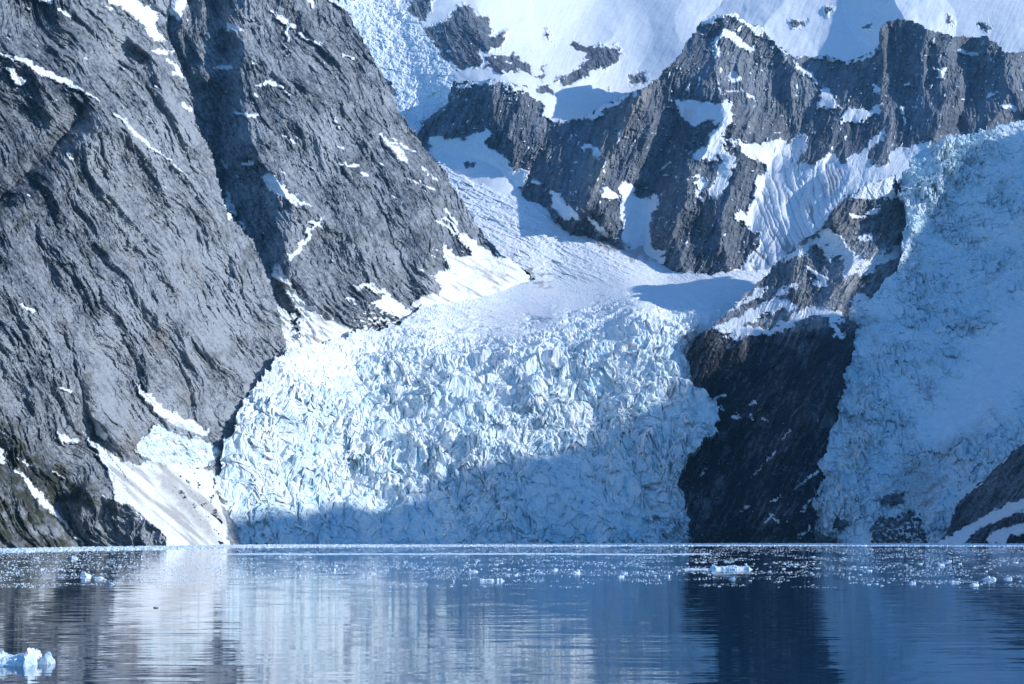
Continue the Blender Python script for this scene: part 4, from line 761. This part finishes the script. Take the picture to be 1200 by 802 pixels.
for i, (px, py, w, h, lab) in enumerate(special):
    x, y, _ = water_pt(px, py); s = y / F
    if w > 30:
        r = random.Random(i); n = 14
        pr = [(-.5 * w, .3)] + [((-.5 + (k + 1) / (n + 1)) * w, h * (.45 + .55 * r.random()) * (1 if .05 < (k + 1) / (n + 1) < .95 else .6)) for k in range(n)] + [(.5 * w, .3)]
        if i == 0: pr = [(a, b * (.3 if a < -6 else .85)) for a, b in pr]
        o = lumpy_berg('ice_floe', prof(pr, s), max(w * s * .22, 1.2), 20 + i, (x, y, 0), rough=.10)
    else:
        o = bpy.data.objects.new('ice_floe', variants[i % 12]); col.objects.link(o); o.location = (x, y, 0)
        o.scale = (w * s, w * s * 1.1, h * s * 2.5); o.rotation_euler = (0, 0, random.uniform(-.5, .5))
    tag(o, lab, 'ice floe')
# small individual floes
cnt = 0
place = []
def dens(px, py):
    d = math.exp(-((py - 668) / 9) ** 2) * (.7 if px < 700 else 1.0) + .3
    if 180 < px < 330: d *= .6
    return d
R = random.Random(11)
while len(place) < 275:
    px = R.uniform(-5, 1205); py = R.uniform(652, 689)
    cl = float(fbm(np.array([px / 60], f32), np.array([py / 7], f32), 2, 3)[0])
    if R.random() < dens(px, py) * (.5 + 1.6 * cl): place.append((px, py))
for i, (px, py) in enumerate(place):
    x, y, _ = water_pt(px, py); s = y / F
    w = R.uniform(2.2, 6.5) * (1.15 if R.random() < .2 else .85); h = R.uniform(.5, 1.3) * (.6 + w / 9)
    o = bpy.data.objects.new('ice_floe', variants[i % 12]); col.objects.link(o); o.location = (x, y, 0)
    o.scale = (w * s, w * s * R.uniform(1, 2), h * s * 2.8); o.rotation_euler = (0, 0, R.uniform(-3.1, 3.1) if w < 4 else R.uniform(-.5, .5))
    tag(o, 'small white bit of ice drifting in the belt of scattered brash before the shore', 'ice floe', 'small bits of drifting ice')
# dense brash along the shore and fine crumbs: uncountable
def brash(name, pts, sizes, hh):
    n = len(pts); k = 6
    a = np.arange(k) / k * 2 * np.pi
    r = rng.uniform(.6, 1, (n, k)); ph = rng.uniform(0, 6.28, (n, 1))
    sx = sizes[:, None]
    ring = np.stack([pts[:, 0:1] + np.cos(a + ph) * r * sx, pts[:, 1:2] + np.sin(a + ph) * r * sx * 1.2, np.full((n, k), -.05)], -1)
    ring2 = np.stack([pts[:, 0:1] + np.cos(a + ph) * r * sx * .72, pts[:, 1:2] + np.sin(a + ph) * r * sx * .85, np.repeat(hh[:, None], k, 1) * rng.uniform(.45, 1, (n, k))], -1)
    cen = np.stack([pts[:, 0], pts[:, 1], hh * rng.uniform(.8, 1.2, n)], -1)[:, None]
    V = np.concatenate([ring, ring2, cen], 1).reshape(-1, 3)
    f = []
    for i in range(k):
        j = (i + 1) % k; f += [[i, j, k + j], [i, k + j, k + i], [k + i, k + j, 2 * k]]
    f = np.array(f)[None] + (np.arange(n) * (2 * k + 1))[:, None, None]
    return mesh_obj(name, V, f.reshape(-1, 3), M_floe)
def shore_y(px): return np.interp(px, [-100, 0, 90, 190, 262, 400, 550, 800, 1000, 1200, 1300], [646.5, 643.2, 641.5, 640.2, 638.8, 638, 637.6, 636.9, 636.9, 637.4, 638])
N = 26000
px = rng.uniform(-90, 1290, N); t = rng.random(N)
py = shore_y(px) + .2 + t ** 1.3 * (3.0 + 1.2 * sstep(500, 0, px))
D = CH * F / (py - HY); pts = np.stack([(px - CX) / F * D, D], 1)
sz = (.5 + 1.3 * rng.random(N) ** 3); hh = .14 + .4 * sz * rng.random(N)
o = brash('brash_ice', pts, sz, hh); tag(o, 'dense white band of brash ice packed along the foot of the shore', 'brash ice', kind='stuff')
N = 42000
px = rng.uniform(-90, 1290, N); py = 641 + rng.random(N) ** 1.25 * 48
keep = fbm(px / 70, py / 5, 3, 77) + .25 * fbm(px / 15, py / 2, 2, 79) > (-.04 - .16 * sstep(420, 200, px) + .25 * sstep(672, 690, py) - .15 * np.exp(-((py - 645) / 3) ** 2))
px = px[keep]; py = py[keep]; D = CH * F / (py - HY); pts = np.stack([(px - CX) / F * D, D], 1)
sz = D / F * (.35 + 1.0 * rng.random(len(px)) ** 4); hh = .25 * sz + .03
o = brash('brash_ice', pts, sz, hh); tag(o, 'loose belt of fine grey-white ice crumbs scattered over the middle water', 'brash ice', kind='stuff')
# second thin line of packed slush
N = 9000
px = rng.uniform(250, 830, N); py = 649.6 + .8 * rng.standard_normal(N) * .35 + 1.2 * fbm(px / 200, px * 0, 2, 5)
D = CH * F / (py - HY); pts = np.stack([(px - CX) / F * D, D], 1); sz = .35 + .5 * rng.random(N); hh = .06 + .12 * rng.random(N)
o = brash('brash_ice', pts, sz, hh); tag(o, 'thin straight line of slush ice on the water in front of the main glacier', 'brash ice', kind='stuff')
# driftwood
x, y, _ = water_pt(182.6, 712.5)
m, nt = nodes('wet_wood'); k = NT(nt); g = k.n('ShaderNodeNewGeometry'); nz = k.noise(g.outputs['Position'], 9, 3).outputs['Fac']; b = k.n('ShaderNodeBsdfPrincipled'); ou = k.n('ShaderNodeOutputMaterial')
k.l(k.mix(nz, (.02, .018, .015), (.06, .05, .04)), b.inputs['Base Color']); k.l(b.outputs[0], ou.inputs[0])
bm = bmesh.new(); segs = 7; rings = []
for i in range(segs):
    t = i / (segs - 1); r_ = .05 * (1 - .5 * t) + .01; cx_ = -.27 + .54 * t; cz = .02 + .05 * math.sin(t * 2.6); rings.append([bm.verts.new((cx_, r_ * math.cos(q * 1.047) + .03 * math.sin(t * 5), cz + r_ * math.sin(q * 1.047))) for q in range(6)])
for i in range(segs - 1):
    for q in range(6): bm.faces.new((rings[i][q], rings[i][(q + 1) % 6], rings[i + 1][(q + 1) % 6], rings[i + 1][q]))
bm.faces.new(rings[0][::-1]); bm.faces.new(rings[-1])
me = bpy.data.meshes.new('driftwood'); bm.to_mesh(me); bm.free(); me.materials.append(m); o = bpy.data.objects.new('driftwood', me); col.objects.link(o); o.location = (x, y, 0)
tag(o, 'short dark piece of driftwood floating alone on the pale reflection at the left', 'driftwood')

# ================================================================== air
def haze(x0, x1, y0, y1, z0, z1, density, colr):
    V = np.array([(x, y, z) for z in (z0, z1) for y in (y0, y1) for x in (x0, x1)], float)
    Q = np.array([[0, 2, 3, 1], [4, 5, 7, 6], [0, 1, 5, 4], [2, 6, 7, 3], [0, 4, 6, 2], [1, 3, 7, 5]])
    m, nt = nodes('thin_haze'); k = NT(nt); v = k.n('ShaderNodeVolumePrincipled'); ou = k.n('ShaderNodeOutputMaterial')
    v.inputs['Color'].default_value = (*colr, 1); v.inputs['Density'].default_value = density; v.inputs['Anisotropy'].default_value = 0.0
    k.l(v.outputs[0], ou.inputs['Volume']); o = mesh_obj('haze', V, Q, m)
    tag(o, 'thin blue mountain air between the viewer and the far snowfield', 'haze', kind='stuff')
haze(-9100, 9100, -2600, 9100, -400, 2600, 2.4e-5, (.25, .62, 1.0))

# ================================================================== light, sky, camera
sd = bpy.data.lights.new('sun', 'SUN'); sd.energy = 4.5; sd.angle = math.radians(.53); sd.color = (.985, .985, .97)
so = bpy.data.objects.new('sun', sd); col.objects.link(so)
from mathutils import Vector
so.rotation_euler = Vector(-SUN).to_track_quat('-Z', 'Y').to_euler()
el = math.asin(SUN[2]); az = math.atan2(SUN[0], SUN[1])
w = bpy.data.worlds.new('World'); scene.world = w; w.use_nodes = True; nt = w.node_tree
bg = nt.nodes['Background']; sky = nt.nodes.new('ShaderNodeTexSky'); sky.sky_type = 'NISHITA'; sky.sun_disc = False
sky.sun_elevation = el; sky.sun_rotation = az; sky.air_density = 1.0; sky.dust_density = .3; sky.ozone_density = 3.0; sky.altitude = 0
tint = nt.nodes.new('ShaderNodeMix'); tint.data_type = 'RGBA'; tint.blend_type = 'MULTIPLY'; tint.inputs[0].default_value = 1; tint.inputs[7].default_value = (.62, .98, 1.36, 1)   # very clear, dry air
nt.links.new(sky.outputs[0], tint.inputs[6]); nt.links.new(tint.outputs[2], bg.inputs[0]); bg.inputs[1].default_value = .132
cd = bpy.data.cameras.new('camera'); cam = bpy.data.objects.new('camera', cd); col.objects.link(cam); scene.camera = cam
cam.location = (0, 0, CH); cam.rotation_euler = (math.radians(90), 0, 0)
cd.sensor_width = 36; cd.lens = 36 * F / 1200; cd.shift_y = (HY - 401) / 1200; cd.clip_start = 1; cd.clip_end = 20000
vs = scene.view_settings; vs.view_transform = 'Standard'; vs.look = 'None'; vs.exposure = .19; vs.gamma = 1
print('built in %.1fs' % (time.time() - T0))
